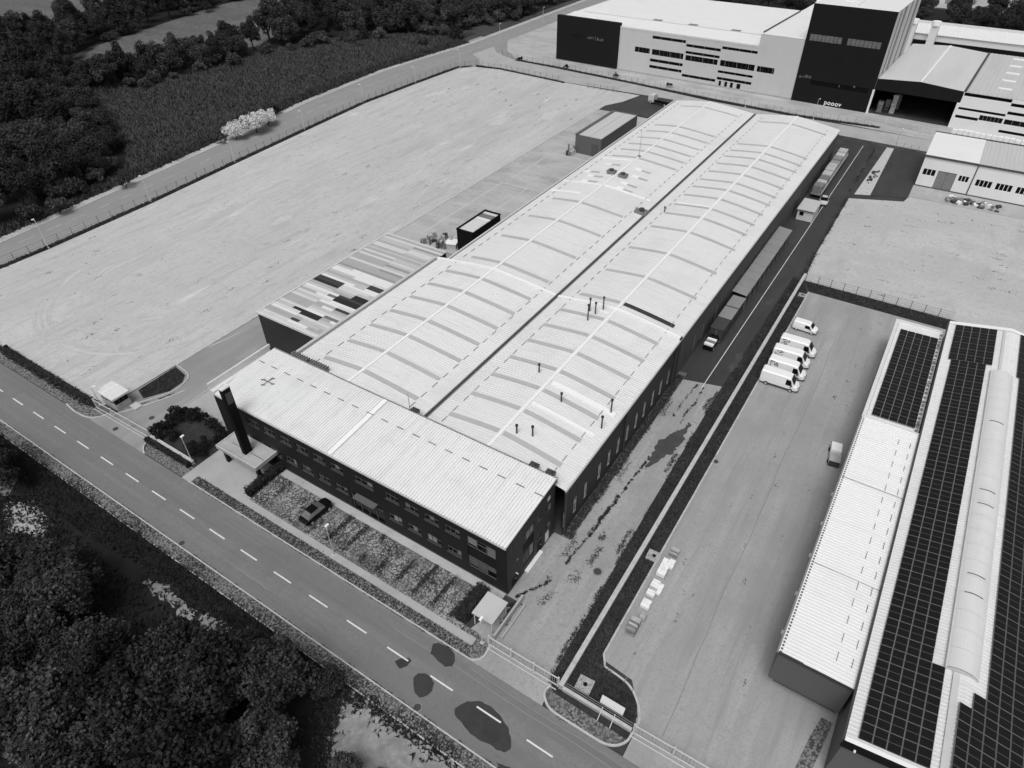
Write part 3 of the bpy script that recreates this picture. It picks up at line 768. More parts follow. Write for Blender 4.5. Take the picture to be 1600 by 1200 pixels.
SW = [(3.4, 5.9, 1.2, 7.3), (6.6, 7.9, 6.0, 7.4), (6.6, 7.9, 2.4, 3.8), (8.7, 10.0, 5.7, 7.1), (8.7, 10.0, 2.2, 3.6), (6.7, 7.8, .05, 2.15), (8.6, 9.7, .05, 2.15), (.9, 2.0, .05, 1.9)]
wall_holes(mb, (OX1, OY0, 0), (0, 1), (1, 0), OY1 - OY0, ZF, SW, .2)
mb.poly([(OX1, OY0, ZF), (OX1, OY1, ZF), (OX1, OY1, ZB)])
build(mb, 'gable_wall', 'wall_side', off)
mb = MB(OO)
ribs(mb, OX0 + .9, OX1 + .12, .40, [(OY0 - .3, ZF + .0), (OY1 + .1, ZB + .03)], .13)
build(mb, 'roof', 'roof_office', off)
mb = MB(OO)
mb.poly([(OX0 + .9, OY0 - .3, ZF + .02), (OX1 + .12, OY0 - .3, ZF + .02), (OX1 + .12, OY0 - .3, ZF - .2), (OX0 + .9, OY0 - .3, ZF - .2)][::-1])
mb.box(OX0 + .9, OX1 + .12, OY0 - .42, OY0 - .3, ZF - .2, ZF + .0)
build(mb, 'gutter', 'roof_grey', off)
mb = MB(OO)   # left parapet, a raised pale band along the west edge
mb.prism([(OX0 - .15, OY0 - .3), (OX0 + .85, OY0 - .3), (OX0 + .85, OY1 + .15), (OX0 - .15, OY1 + .15)], ZF - .3, ZF + .3)
mb.box(OX0 - .15, OX0 + .1, OY0 - .3, OY1 + .15, ZF + .3, ZB + .45)
build(mb, 'parapet', 'roof_white', off)
mb = MB(OO)
mb.prism([(OX0 + .9, OY1 + .1), (OX1 + .1, OY1 + .1), (OX1 + .1, OY1 + .3), (OX0 + .9, OY1 + .3)], ZB - .7, ZB + .12)
build(mb, 'ridge_trim', 'metal_grey', off)
mb = MB(OO)
mb.poly([(-52.3, OY0 - .2, ZF + .19), (-51.55, OY0 - .2, ZF + .19), (-51.55, OY1, ZB + .21), (-52.3, OY1, ZB + .21)])
mb.poly([(-52.3, OY0 - .2, ZF + .02), (-51.55, OY0 - .2, ZF + .02), (-51.55, OY0 - .2, ZF + .19), (-52.3, OY0 - .2, ZF + .19)])
build(mb, 'roof_flashing', 'flashing', off)
sg = MB(); sg.box(-.58, .58, -.03, .03, .02, .12)
sgm = sg.mesh('snow_guard', 'guard_bar')
for i in range(19):
    x = -73.1 + i * 2.63
    link('snow_guard', sgm, off, (x - OO[0], 44.75 - OO[1], ZF + (44.75 - OY0) / 10.7 * .9 + .16))
def window_set(parent, org, rects, plane, mull=2, frame='frame_grey', bl=.5, pane='glass_dark', depth=.2, transom=True):
    """windows in a wall hole. plane: ('y', Y) facing -y, or ('x', X) facing +x. Window part > frame, blind"""
    for (a, b, c, d) in rects:
        w, h = b - a, d - c
        def P(mb, u0, u1, z0, z1, d0, d1, m=0):
            if plane[0] == 'y':
                mb.box(u0, u1, plane[1] + d0, plane[1] + d1, z0, z1, m)
            else:
                mb.box(plane[1] - d1, plane[1] - d0, u0, u1, z0, z1, m)
        mb = MB(org); P(mb, a, b, c, d, depth - .02, depth + .06)
        win = build(mb, 'window', pane, parent)
        mb = MB(org); t = .05
        P(mb, a, b, c, c + t, depth - .08, depth - .02); P(mb, a, b, d - t, d, depth - .08, depth - .02)
        for k in range(mull + 1):
            u = a + (w - t) * k / mull
            P(mb, u, u + t, c + t, d - t, depth - .075, depth - .02)
        if transom:
            P(mb, a + t, b - t, c + h * .62, c + h * .62 + t, depth - .07, depth - .025)
        build(mb, 'frame', frame, win)
        for k in range(mull):
            if rng.random() < bl:
                u = a + w * k / mull
                mb = MB(org)
                dz = rng.choice((0, .3, .55)) * h
                P(mb, u + .1, u + w / mull - .05, c + .09 + dz * rng.random(), d - .09, depth - .06, depth - .03)
                build(mb, 'blind', 'blind', win)
window_set(off, OO, wins, ('y', OY0), 3, 'frame_grey', .34)
window_set(off, OO, [(37.1 + a, 37.1 + b, c, d) for a, b, c, d in SW[1:5]], ('x', OX1), 2, 'frame_grey', .4)
# large corner window, front and side, with dark spandrel between the storeys
for nm, (a, b) in (('y', (-30.85, -26.85)), ('x', (40.5, 43.0))):
    pl = ('y', OY0) if nm == 'y' else ('x', OX1)
    window_set(off, OO, [(a, b, 1.62, 3.6), (a, b, 5.6, 7.28)], pl, 3, 'frame_grey', .65)
    mb = MB(OO)
    if nm == 'y': mb.box(a, b, OY0 + .14, OY0 + .24, 3.6, 5.6)
    else: mb.box(OX1 - .2, OX1 - .12, a, b, 3.6, 5.6)
    build(mb, 'spandrel_panel', 'black_panel', off)
# main entrance: recessed glass doors under a dark soffit
mb = MB(OO); mb.box(-49.9, -44.3, OY0 + .24, OY0 + .3, .12, 3.7)
dr = build(mb, 'entrance_door', 'glass_dark', off)
mb = MB(OO)
for x in (-49.88, -48.5, -47.15, -45.75, -44.38): mb.box(x, x + .07, OY0 + .17, OY0 + .24, .12, 3.7)
mb.box(-49.8, -44.4, OY0 + .18, OY0 + .235, 2.5, 2.58)
build(mb, 'frame', 'frame_grey', dr)
mb = MB(OO); mb.box(-48.6, -45.0, OY0 - .9, OY0 + .05, 3.72, 3.85)
build(mb, 'entrance_hood', 'wall_mid', off)
mb = MB(OO)
for a, b, mt in ((43.82, 44.88, 'door'), (45.72, 46.78, 'door'), (38.02, 39.08, 'door')):
    m2 = MB(OO); m2.box(OX1 - .16, OX1 - .1, a, b, .05, 2.1)
    d_ = build(m2, 'door', 'wall_white' if a > 45 else 'black_panel', off)
    m2 = MB(OO); m2.box(OX1 - .1, OX1 - .05, b - .2, b - .12, 1.0, 1.15); build(m2, 'handle', 'metal_light', d_)
mb = MB(OO); mb.box(OX1 + .002, OX1 + .5, 40.9, 44.5, .05, .32)
build(mb, 'sill', 'flashing', off)
mb = MB(OO); mb.box(OX1 + .004, OX1 + .05, 46.0, 46.6, 8.0, 8.55); build(mb, 'vent', 'metal_light', off)
# emblem on the gable: two slanted strokes joined at the top
mb = MB(OO)
def stroke(pts, w=.16):
    for (a, b), (c, d) in zip(pts[:-1], pts[1:]):
        L = math.hypot(c - a, d - b); nx, nz = -(d - b) / L * w / 2, (c - a) / L * w / 2
        q = [(a - nx, b - nz), (c - nx, d - nz), (c + nx, d + nz), (a + nx, b + nz)]
        mb.poly([(OX1 + .03, y, z) for y, z in q])
stroke([(37.9, 6.9), (37.95, 8.3), (38.25, 8.75), (39.3, 9.0), (39.45, 8.6), (39.2, 8.0), (38.9, 7.6)])
stroke([(38.75, 7.5), (38.75, 8.4)])
build(mb, 'emblem', 'wall_grey', off)
mb = MB(OO); mb.tube((OX1 + .02, 38.9, 2.3), (OX1 + .35, 38.9, 2.3), .09, 8); build(mb, 'wall_lamp', 'metal_light', off)
mb = MB(OO); mb.tube((OX1 + .02, 39.2, 4.6), (OX1 + .15, 39.2, 4.6), .2, 10); build(mb, 'wall_vent', 'wall_mid', off)
# entrance canopy on the left
CO = (-68, 35, 0)
can = thing('entrance_canopy', 'flat pale concrete canopy with dark underside at the left end of the office front', 'canopy', CO)
mb = MB(CO); mb.box(-72.0, -63.7, 33.2, 37.05, 2.75, 3.25); build(mb, 'slab', 'concrete_slab', can)
mb = MB(CO)
mb.box(-72.0, -63.7, 33.2, 33.4, 3.25, 3.36); mb.box(-72.0, -71.8, 33.4, 37.05, 3.25, 3.36); mb.box(-63.9, -63.7, 33.4, 37.05, 3.25, 3.36)
build(mb, 'coping', 'kerb', can)
mb = MB(CO); mb.box(-70.4, -63.9, 34.85, 34.95, 3.25, 3.33); build(mb, 'roof_joint', 'metal_grey', can)
for x in (-71.2, -64.4):
    mb = MB(CO); mb.box(x - .25, x + .25, 33.6, 34.1, 0.05, 2.75); build(mb, 'column', 'wall_dark', can)
mb = MB(CO); mb.box(-71.0, -64.8, 36.6, 37.0, .05, 2.75); build(mb, 'back_wall', 'wall_dark', can)
PO = (-67.2, 34.85, 3.25)
py = thing('sign_pylon', 'tall black slab pylon rising from the entrance canopy', 'pylon', PO)
mb = MB(PO); mb.box(-67.55, -66.85, 34.25, 35.45, 3.25, 14.9); build(mb, 'slab', 'black', py)
mb = MB(PO); mb.box(-67.6, -66.8, 34.2, 35.5, 14.9, 15.05); build(mb, 'coping', 'roof_white', py)
mb = MB(PO); mb.box(-68.2, -67.85, 34.7, 35.5, 3.25, 14.6); build(mb, 'side_fin', 'wall_dark', py)
mb = MB(PO); mb.box(-67.85, -67.55, 34.8, 35.3, 6, 6.3); mb.box(-67.85, -67.55, 34.8, 35.3, 13, 13.3); build(mb, 'bracket', 'metal_dark', py)
mb = MB(PO); mb.box(-66.848, -66.80, 34.45, 35.3, 12.4, 14.2); build(mb, 'sign_plate', 'wall_grey', py)

for (a, b, c, d) in wins:
    mb = MB(OO); mb.box(a - .06, b + .06, OY0 - .07, OY0 + .1, c - .07, c); build(mb, 'sill', 'wall_mid', off)
mb = MB(OO); mb.box(OX0, OX1, OY0 - .05, OY0 - .003, .0, .22); build(mb, 'plinth', 'wall_mid', off)
# ------------------------------------------------------------------ warehouse
WO_ = (-48, 100, 0)
wh = thing('warehouse', 'long twin-vaulted warehouse with white ribbed roof and grey skylight strips', 'building', WO_)
ZE, ZV, ZR = 8.55, 8.95, 10.15
def bay(xl, zl, xr, xr2, zr2, n=8):
    pts = []
    for i in range(n + 1):
        t = i / n
        x = xl + (xr - xl) * t
        pts.append((x, zl + (ZR - zl) * (1 - (1 - t) ** 1.25)))
    for i in range(1, n + 1):
        t = i / n
        x = xr + (xr2 - xr) * t
        pts.append((x, zr2 + (ZR - zr2) * (1 - t ** 1.25)))
    return pts
XV, X1R, X2R, XE = -46.3, -59.3, -35.35, -24.05
B1a = bay(-72.0, 8.6, X1R, XV - .25, ZV)
B1b = bay(-69.6, 8.9, X1R, XV - .25, ZV)
B2 = bay(XV + .25, ZV, X2R, XE, ZE)
def zroof(pts, x):
    for a, b in zip(pts[:-1], pts[1:]):
        if a[0] <= x <= b[0]:
            return a[1] + (b[1] - a[1]) * (x - a[0]) / (b[0] - a[0])
    return pts[-1][1]
Y0, YF, Y1 = 48.15, 84.6, 194.0
for nm, pts, ya, yb in (('a', B1a, Y0, YF), ('b', B1b, YF + .5, Y1), ('c', B2, Y0, YF), ('d', B2, YF + .5, Y1)):
    mb = MB(WO_)
    ribs(mb, ya, yb, .44 if ya < 60 else .55, pts, .065 if ya < 60 else .028, 'y')
    build(mb, 'roof', 'roof_white', wh)
mb = MB(WO_)
wy = [48.6, 51.3, 54.2, 58.2, 61.1, 64.0, 67.0, 70.0, 72.9, 76.0, 79.0, 82.1]
H1 = [(y - Y0 - .45, y - Y0 + .45, 1.3, 4.4) for y in wy]
wall_holes(mb, (XE - .12, Y0, 0), (0, 1), (1, 0), YF + .6 - Y0, ZE - .1, H1, .18)
build(mb, 'side_wall', 'wall_side', wh)
window_set(wh, WO_, [(y - .45, y + .45, 1.3, 4.4) for y in wy], ('x', XE - .12), 2, 'frame_white', .3, 'glass_dark', .17)
mb = MB(WO_)
wy2 = [93.5, 97.4, 104.4, 113.0, 119, 125.4, 131.0, 136.6, 147.4, 155, 163, 171, 179, 187]
H2 = [(y - (YF + .6) - .5, y - (YF + .6) + .5, 1.0, 4.2) for y in wy2]
wall_holes(mb, (XE - .15, YF + .6, 0), (0, 1), (1, 0), Y1 - YF - .6, ZE - .1, H2, .18)
build(mb, 'side_wall', 'wall_grey', wh)
window_set(wh, WO_, [(y - .5, y + .5, 1.0, 4.2) for y in wy2], ('x', XE - .15), 2, 'frame_grey', .8, 'glass_mid', .17)
mb = MB(WO_)
mb.poly([(-71.9, Y0, 0), (-71.9, YF + .4, 0), (-71.9, YF + .4, 8.6), (-71.9, Y0, 8.6)][::-1])
mb.poly([(-69.5, YF + .4, 0), (-69.5, Y1, 0), (-69.5, Y1, 8.85), (-69.5, YF + .4, 8.85)][::-1])
mb.poly([(-71.9, YF + .4, 0), (-69.5, YF + .4, 0), (-69.5, YF + .4, 8.7), (-71.9, YF + .4, 8.6)][::-1])
build(mb, 'side_wall', 'wall_mid', wh)
mb = MB(WO_)
r = [(XE - .12, Y1 - .1, 0), (-69.5, Y1 - .1, 0)] + [(x, Y1 - .1, z - .05) for x, z in B1b] + [(x, Y1 - .1, z - .05) for x, z in B2]
mb.poly(r); build(mb, 'end_wall', 'wall_mid', wh)
for pts, ya, yb in ((B1a, Y0, YF), (B1b, YF, Y1), (B2, Y0, Y1)):
    xr = X1R if pts is not B2 else X2R
    mb = MB(WO_)
    for s in (-1, 1):
        mb.poly([(xr, ya, ZR + .14), (xr, yb, ZR + .14), (xr + s * .23, yb, ZR + .075), (xr + s * .23, ya, ZR + .075)][::s])
    build(mb, 'ridge_cap', 'flashing', wh)
mb = MB(WO_); mb.box(XV - .25, XV + .25, Y0, Y1, ZV - .35, ZV - .12); build(mb, 'valley_gutter', 'gutter', wh)
mb = MB(WO_); mb.box(XV - .34, XV - .18, Y0, Y1, ZV - .05, ZV + .10); mb.box(XV + .2, XV + .34, Y0, Y1, ZV - .05, ZV + .08); build(mb, 'gutter_edge', 'metal_grey', wh)
for pts, x0, x1 in ((B1a, -71.9, XV - .3), (B2, XV + .3, XE)):        # raised fire-wall strip across both vaults
    mb = MB(WO_)
    q = [(x, z) for x, z in pts]
    for a, b in zip(q[:-1], q[1:]):
        mb.poly([(a[0], YF, a[1] + .2), (b[0], YF, b[1] + .2), (b[0], YF + .5, b[1] + .2), (a[0], YF + .5, a[1] + .2)])
        mb.poly([(a[0], YF, a[1]), (b[0], YF, b[1]), (b[0], YF, b[1] + .2), (a[0], YF, a[1] + .2)])
    build(mb, 'fire_wall', 'flashing', wh)
mb = MB(WO_); mb.box(XE - .1, XE + .14, Y0, Y1, ZE - .22, ZE + .02); build(mb, 'eave_gutter', 'roof_grey', wh)
mb = MB(WO_); mb.box(-72.4, -71.9, Y0 + .3, YF + .4, 8.0, 8.95); build(mb, 'parapet', 'roof_grey', wh)
mb = MB(WO_); mb.box(-71.85, -71.55, Y0 + .3, YF + .4, 8.62, 8.72); build(mb, 'gutter', 'metal_grey', wh)
mb = MB(WO_); mb.box(-69.95, -69.55, YF + .6, Y1, 8.75, 8.98); build(mb, 'gutter', 'metal_light', wh)
mb = MB(WO_); mb.box(-69.45, -69.3, YF + .6, Y1, 8.93, 9.0); build(mb, 'gutter', 'metal_dark', wh)
mb = MB(WO_); mb.box(XE - .12, XE + .12, YF - .2, YF + .5, 0, ZE + .35); build(mb, 'pilaster', 'wall_side', wh)
for y in (48.35, 65.6, 83.6):
    mb = MB(WO_); mb.tube((XE + .05, y, 0), (XE + .05, y, ZE - .2), .13, 8); mb.box(XE - .1, XE + .2, y - .2, y + .2, ZE - .75, ZE - .3); build(mb, 'downpipe', 'metal_dark', wh)
# skylight strips, a left and a right one for every bay
def strip(name, pts, y, w, xa, xb, mat, lift=.1):
    mb = MB(WO_)
    xs = [xa] + [x for x, z in pts if xa < x < xb] + [xb]
    for a, b in zip(xs[:-1], xs[1:]):
        za, zb = zroof(pts, a) + lift, zroof(pts, b) + lift
        mb.poly([(a, y - w / 2, za), (b, y - w / 2, zb), (b, y + w / 2, zb), (a, y + w / 2, za)])
    for yy in (y - w / 2, y + w / 2):
        for a, b in zip(xs[:-1], xs[1:]):
            mb.poly([(a, yy, zroof(pts, a)), (b, yy, zroof(pts, b)), (b, yy, zroof(pts, b) + lift), (a, yy, zroof(pts, a) + lift)])
    return build(mb, name, mat, wh)
S1 = [51.2, 56.25, 61.25, 66.1, 71.1, 76.0, 81.1]
S2L = [87.4, 97.3, 107.3, 117.0, 145.2, 150.0, 154.5, 159.6, 165.0, 170.2, 188.2]
S2R = [86.9, 96.4, 106.1, 116.1, 123.1, 128.0, 133.4, 138.5, 143.0, 148.3, 153.7, 158.9, 163.3, 168.3, 187.0]
for y in S1:
    strip('skylight', B1a, y, .75, -67.0, X1R - .4, 'skylight'); strip('skylight', B1a, y, .75, X1R + .4, -49.3, 'skylight')
    strip('skylight', B2, y, .75, -43.7, X2R - .4, 'skylight'); strip('skylight', B2, y, .75, X2R + .4, -26.4, 'skylight')
for y in S2L:
    strip('skylight', B1b, y, .8, -65.8, X1R - .4, 'skylight'); strip('skylight', B1b, y, .8, X1R + .4, -49.6, 'skylight')
for y in S2R:
    strip('skylight', B2, y, .8, -43.0, X2R - .4, 'skylight')
    s_ = strip('skylight', B2, y, .9 if y < 88 else .8, X2R + .4, -26.1, 'skylight_dark' if y < 88 else 'skylight')
    if y < 88: s_["label"] = 'open black roof slot in place of a skylight'
for (p_, y, xa, xb, w) in ((B2, 58.2, X2R + .4, -25.4, .55), (B2, 63.3, X2R + .6, -24.9, .9), (B1b, 127.3, -69, X1R - .4, .5), (B1b, 127.3, X1R + .4, -48.0, .6), (B1b, 143.2, -68.2, X1R - .4, .55), (B2, 83.2, -37.5, X2R - .4, .4), (B2, 128.9, -43, X2R - .4, .35), (B1b, 121.5, -69, -61.5, .5)):
    strip('roof_flashing', p_, y, w, xa, xb, 'flashing', .115)
for (p_, y, x, mt) in ((B1b, 139.5, -62.5, 'skylight'), (B1b, 139.5, -55.0, 'skylight'), (B1b, 135.6, -54.0, 'skylight'), (B1b, 131.5, -63.0, 'skylight'), (B1b, 131.0, -54.5, 'skylight'), (B1b, 128.4, -62.8, 'skylight'), (B1b, 128.2, -54.2, 'skylight'), (B1b, 134.0, -65, 'skylight')):
    strip('roof_patch', p_, y, 1.0, x - 2.2, x - .6, 'flashing', .08); strip('roof_patch', p_, y - .2, .9, x - .5, x + 1.6, mt, .075)
# snow guards: short dark bars in lines along each slope
sg = MB(); sg.box(-.03, .03, -.62, .62, .02, .09)
sgm = sg.mesh('snow_guard', 'guard_bar')
for (x, pa, pb) in ((-67.3, B1a, B1b), (-49.1, B1a, B1b), (-43.6, B2, B2), (-26.6, B2, B2)):
    y = 49.9
    while y < 192:
        pp = pa if y < YF else pb
        link('snow_guard', sgm, wh, (x - WO_[0], y - WO_[1], zroof(pp, x) + .05))
        y += 2.5
# vent pipes and masts
for (x, y, h) in ((-37.9, 79.8, 3.0), (-38.9, 82.4, 2.5), (-37.7, 82.0, 2.2), (-37.2, 83.8, 2.4), (-37.6, 64.4, 1.6), (-31.9, 60.8, 1.6), (-25.6, 63.4, 2.4), (-25.3, 60.0, 2.2), (-33.6, 52.2, 1.5), (-31.7, 53.0, 1.8), (-43.3, 123.5, 1.2)):
    mb = MB(WO_); z = zroof(B2, x)
    mb.tube((x, y, z - .1), (x, y, z + h), .11, 8); mb.tube((x, y, z + h - .25), (x, y, z + h), .2, 8, .2)
    build(mb, 'vent_pipe', 'metal_dark', wh)
for (x, y, h, p_) in ((-59.3, 146.0, 6.5, B1b), (-48.4, 48.6, 3.4, B1a)):
    mb = MB(WO_); z = zroof(p_, x)
    mb.tube((x, y, z), (x, y, z + h), .06, 6, .03); mb.box(x - .3, x + .3, y - .3, y + .3, z - .05, z + .35)
    build(mb, 'mast', 'metal_grey', wh)
def roof_unit(x, y, z, lx, ly, h, label):
    t = thing('roof_ventilator', label, 'ventilator', (x, y, z))
    mb = MB(); mb.box(-lx, lx, -ly, ly, .0, h * .55); build(mb, 'housing', 'metal_grey', t)
    mb = MB()
    for i in range(5):
        mb.tube((-lx + lx * 2 * i / 4, -ly * 1.05, h * .56), (-lx + lx * 2 * i / 4, ly * 1.05, h * .56), .05, 5)
    build(mb, 'grille', 'metal_dark', t)
    mb = MB(); mb.tube((0, 0, h * .55), (0, 0, h), min(lx, ly) * .6, 10); build(mb, 'fan_cowl', 'metal_dark', t)
roof_unit(-47.3, 121.2, 8.97, 1.3, .9, 1.1, 'dark roof ventilator beside the valley gutter of the warehouse')
roof_unit(-60.6, 134.2, 10.25, .9, .8, .8, 'dark ventilator left of the ridge among the roof patches')
roof_unit(-57.5, 133.6, 10.25, .9, .8, .8, 'dark ventilator right of the ridge among the roof patches')
def cable_unit(x0, x1, label):
    o_ = ((x0 + x1) / 2, 48.0, 10.0)
    t = thing('air_cooler', label, 'air cooler', o_)
    mb = MB(o_); mb.box(x0, x1, 48.25, 48.85, 10.0, 10.5); build(mb, 'housing', 'metal_grey', t)
    n = int((x1 - x0) / .45)
    for i in range(n + 1):
        mb = MB(o_); x = x0 + (x1 - x0) * i / n; mb.box(x - .06, x + .06, 48.2, 48.9, 10.5, 10.62); build(mb, 'fin', 'metal_dark', t)
cable_unit(-70.8, -67.4, 'left of two long finned coolers behind the office roof ridge')
cable_unit(-66.9, -63.6, 'right of two long finned coolers behind the office roof ridge')
for (x, lb) in ((-47.2, 'small dark roof box at the valley behind the office roof'), (-28.6, 'small dark roof box near the right end of the office ridge'), (-26.3, 'dark roof box on the right corner of the office ridge')):
    t = thing('roof_box', lb, 'roof box', (x, 48.3, 10.0))
    mb = MB(); mb.box(-.55, .55, -.3, .35, 0, .42); build(mb, 'housing', 'metal_grey', t)
    mb = MB(); mb.box(-.6, .6, -.35, .4, .42, .5); build(mb, 'lid', 'metal_dark', t)
    mb = MB(); mb.tube((.2, 0, .5), (.2, 0, .8), .12, 8); build(mb, 'pipe', 'metal_dark', t)
t = ant = thing('roof_antenna', 'thin grey cross-shaped frame lying on the left part of the office roof', 'antenna', (-69.0, 42.2, 9.93))
for k, (dx, dy) in enumerate(((1.3, 0.05), (.1, 1.2))):
    mb = MB(); mb.bar((-dx, -dy, .1), (dx, dy, .1 + .1 * dy), .14, .1); build(mb, 'arm', 'metal_grey', t)
for (dx, dy) in ((1.2, 0), (-1.2, -.05), (.1, 1.1), (-.1, -1.1)):
    mb = MB(); mb.bar((dx - .3, dy - .2, .05), (dx + .3, dy + .2, .05), .14, .16); build(mb, 'arm_end', 'metal_grey', t)

ant.scale = (.78, .78, .78)
# ------------------------------------------------------------------ striped annex
AO = (-80, 70, 0)
an = thing('striped_annex', 'dark shed roofed with pale, grey and black sheets in stripes beside the warehouse', 'building', AO)
AX0, AX1, AY0, AY1, AZ = -87.1, -72.5, 55.3, 88.2, 8.05
mb = MB(AO); mb.box(AX0, AX1, AY0, AY1, 0, AZ - .15); build(mb, 'wall', 'wall_annex', an)
mb = MB(AO)
mb.box(AX0 - .12, AX1, AY0 - .12, AY0 + .12, AZ - .3, AZ + .12); mb.box(AX0 - .12, AX0 + .12, AY0 + .12, AY1, AZ - .3, AZ + .12); mb.box(AX0 - .12, AX1, AY1, AY1 + .2, AZ - .3, AZ + .12)
build(mb, 'edge_trim', 'roof_white', an)
SEG = [0, .27, .42, .55, .72, .86, 1.0]
nst = 50
base = ['sheet1', 'sheet2', 'sheet1', 'sheet3', 'sheet0', 'sheet2']
for i in range(nst):
    y0 = AY0 + .15 + i * (AY1 - AY0 - .2) / nst
    y1 = y0 + (AY1 - AY0 - .2) / nst - .04
    segs = []
    if i < 29:
        k0 = 0
        while k0 < 6:
            k1 = min(6, k0 + rng.choice((1, 2, 2, 3)))
            segs.append((SEG[k0], SEG[k1])); k0 = k1
    else:
        segs = [(0, .55), (.55, 1.0)] if rng.random() < .6 else [(0, 1.0)]
    for (a, b) in segs:
        if i < 29:
            mt = rng.choices(['sheet0', 'sheet1', 'sheet2', 'sheet3', 'sheet5', 'sheet6', 'sheet7'], [4, 4, 4, 3, .8, .15, .15])[0]
        else:
            mt = rng.choices(['sheet1', 'sheet2', 'sheet3', 'sheet4'], [2, 4, 3, 1])[0]
        fixed = {1: (.3, .55, 'sheet6'), 3: (.3, .62, 'sheet7'), 4: (.62, .86, 'sheet5'), 9: (.62, 1.0, 'sheet7'), 10: (.6, 1.0, 'sheet6'), 11: (.66, 1.0, 'sheet7'), 12: (0, .35, 'sheet7'), 13: (0, .35, 'sheet6'), 14: (.0, .4, 'sheet6'), 15: (.7, 1.0, 'sheet6'), 17: (.1, .9, 'sheet0'), 18: (.2, 1, 'sheet0'), 24: (.6, .95, 'sheet0')}
        fk = int(i * 33 / nst)
        if fk in fixed and a >= fixed[fk][0] - .1 and b <= fixed[fk][1] + .14:
            mt = fixed[fk][2]
        x0 = AX0 + .15 + a * (AX1 - AX0 - .2); x1 = AX0 + .15 + b * (AX1 - AX0 - .2) - .02
        mb = MB(AO); mb.box(x0, x1, y0, y1, AZ - .12, AZ - .02 + rng.random() * .02); build(mb, 'roof_sheet', mt, an)

# ------------------------------------------------------------------ small sheds west of the warehouse
so = (-78, 107, 0)
t = thing('black_shed', 'small black shed with pale and grey sheet roof behind the striped annex', 'shed', so)
mb = MB(so); mb.box(-80.1, -76.1, 101.6, 112.2, 0, 5.1); build(mb, 'wall', 'black', t)
for (a, b, mt) in ((102.0, 107.8, 'sheet1'), (107.85, 108.8, 'sheet0'), (108.85, 110.6, 'sheet5'), (110.65, 111.6, 'sheet1')):
    mb = MB(so); mb.box(-79.7, -76.3, a, b, 5.1, 5.22); build(mb, 'roof_sheet', mt, t)
mb = MB(so); mb.box(-80.2, -79.75, 101.5, 112.3, 5.1, 5.35); mb.box(-79.7, -76.0, 111.65, 112.3, 5.1, 5.3); mb.box(-79.7, -76.0, 101.5, 101.95, 5.1, 5.3); build(mb, 'edge_trim', 'black', t)
so = (-82, 176, 0)
t = thing('grey_shed', 'long grey metal shed with flat two-part roof beside the far half of the warehouse', 'shed', so)
mb = MB(so); mb.box(-86, -78.1, 164.5, 187.6, 0, 5.0); build(mb, 'wall', 'wall_mid', t)
for a, b in ((-85.0, -81.9), (-81.8, -78.2)):
    mb = MB(so); mb.box(a, b, 164.7, 187.0, 5.0, 5.12); build(mb, 'roof_panel', 'roof_grey', t)
mb = MB(so); mb.box(-86.1, -85.05, 164.4, 187.7, 5.0, 5.25); mb.box(-85.0, -78.0, 187.05, 187.7, 5.0, 5.2); build(mb, 'edge_trim', 'wall_mid', t)
mb = MB(so); mb.box(-81, -79, 164.42, 164.52, 0, 3.4); build(mb, 'door', 'wall_grey', t)
# guard booth at the west gate
so = (-96.4, 32.7, 0)
t = thing('guard_booth', 'small guard booth with dark window band and pale flat roof at the left gate', 'booth', so)
mb = MB(so); mb.box(-98.5, -94.6, 31.6, 33.9, 0, 1.25); build(mb, 'base_wall', 'concrete_slab', t)
mb = MB(so); mb.box(-98.4, -94.7, 31.7, 33.8, 1.25, 2.4)
wb = build(mb, 'window_band', 'glass_dark', t)
mb = MB(so)
for x in (-98.45, -97.2, -96, -94.75): mb.box(x - .05, x + .05, 31.62, 31.7, 1.25, 2.4)
for y in (32.4, 33.1): mb.box(-94.7, -94.62, y - .05, y + .05, 1.25, 2.4)
build(mb, 'frame', 'metal_dark', wb)
mb = MB(so); mb.box(-98.8, -94.3, 31.3, 34.2, 2.4, 2.72); build(mb, 'roof', 'roof_white', t)
mb = MB(so); mb.box(-97.2, -97.0, 31.3, 34.2, 2.72, 2.79); build(mb, 'roof_seam', 'flashing', t)
mb = MB(so); mb.box(-94.3, -92.6, 33.2, 34.4, 0, .25); build(mb, 'step', 'kerb', t)

# ------------------------------------------------------------------ long white shed and the solar hall
so = (7, 75, 0)
ls = thing('long_shed', 'long narrow shed with bright white roof along the right-hand yard', 'building', so)
LX0, LX1, LZ = 3.45, 10.45, 7.0
mb = MB(so); mb.box(LX0, LX1, 42.6, 83.2, 1.9, LZ - .05); mb.box(LX0 + .7, LX1, 43.6, 83.2, 0, 1.9); build(mb, 'wall', 'wall_mid', ls)
mb = MB(so); mb.box(LX0 + .05, LX1, 83.2, 112.4, 0, 5.9); build(mb, 'rear_wall', 'wall_mid', ls)
mb = MB(so); ribs(mb, 42.5, 83.2, .42, [(LX0 - .1, LZ - .06), (LX0 + 3.5, LZ + .06), (LX1 + .05, LZ + .02)], .04, 'y'); build(mb, 'roof', 'roof_bright', ls)
mb = MB(so); ribs(mb, 83.4, 112.2, .45, [(LX0 + .35, 6.0), (LX1, 6.12)], .05, 'y'); build(mb, 'rear_roof', 'roof_white', ls)
mb = MB(so); mb.box(LX0 - .2, LX0 + .3, 83.35, 112.5, 5.6, 6.3); mb.box(LX0 + .3, LX1, 112.1, 112.6, 5.6, 6.3); mb.box(LX0 - .1, LX1, 83.2, 83.4, 6.0, 7.15); build(mb, 'parapet', 'roof_white', ls)
mb = MB(so); mb.box(LX0 - .28, LX0 - .1, 42.5, 83.2, LZ - .3, LZ - .05); build(mb, 'gutter', 'metal_grey', ls)
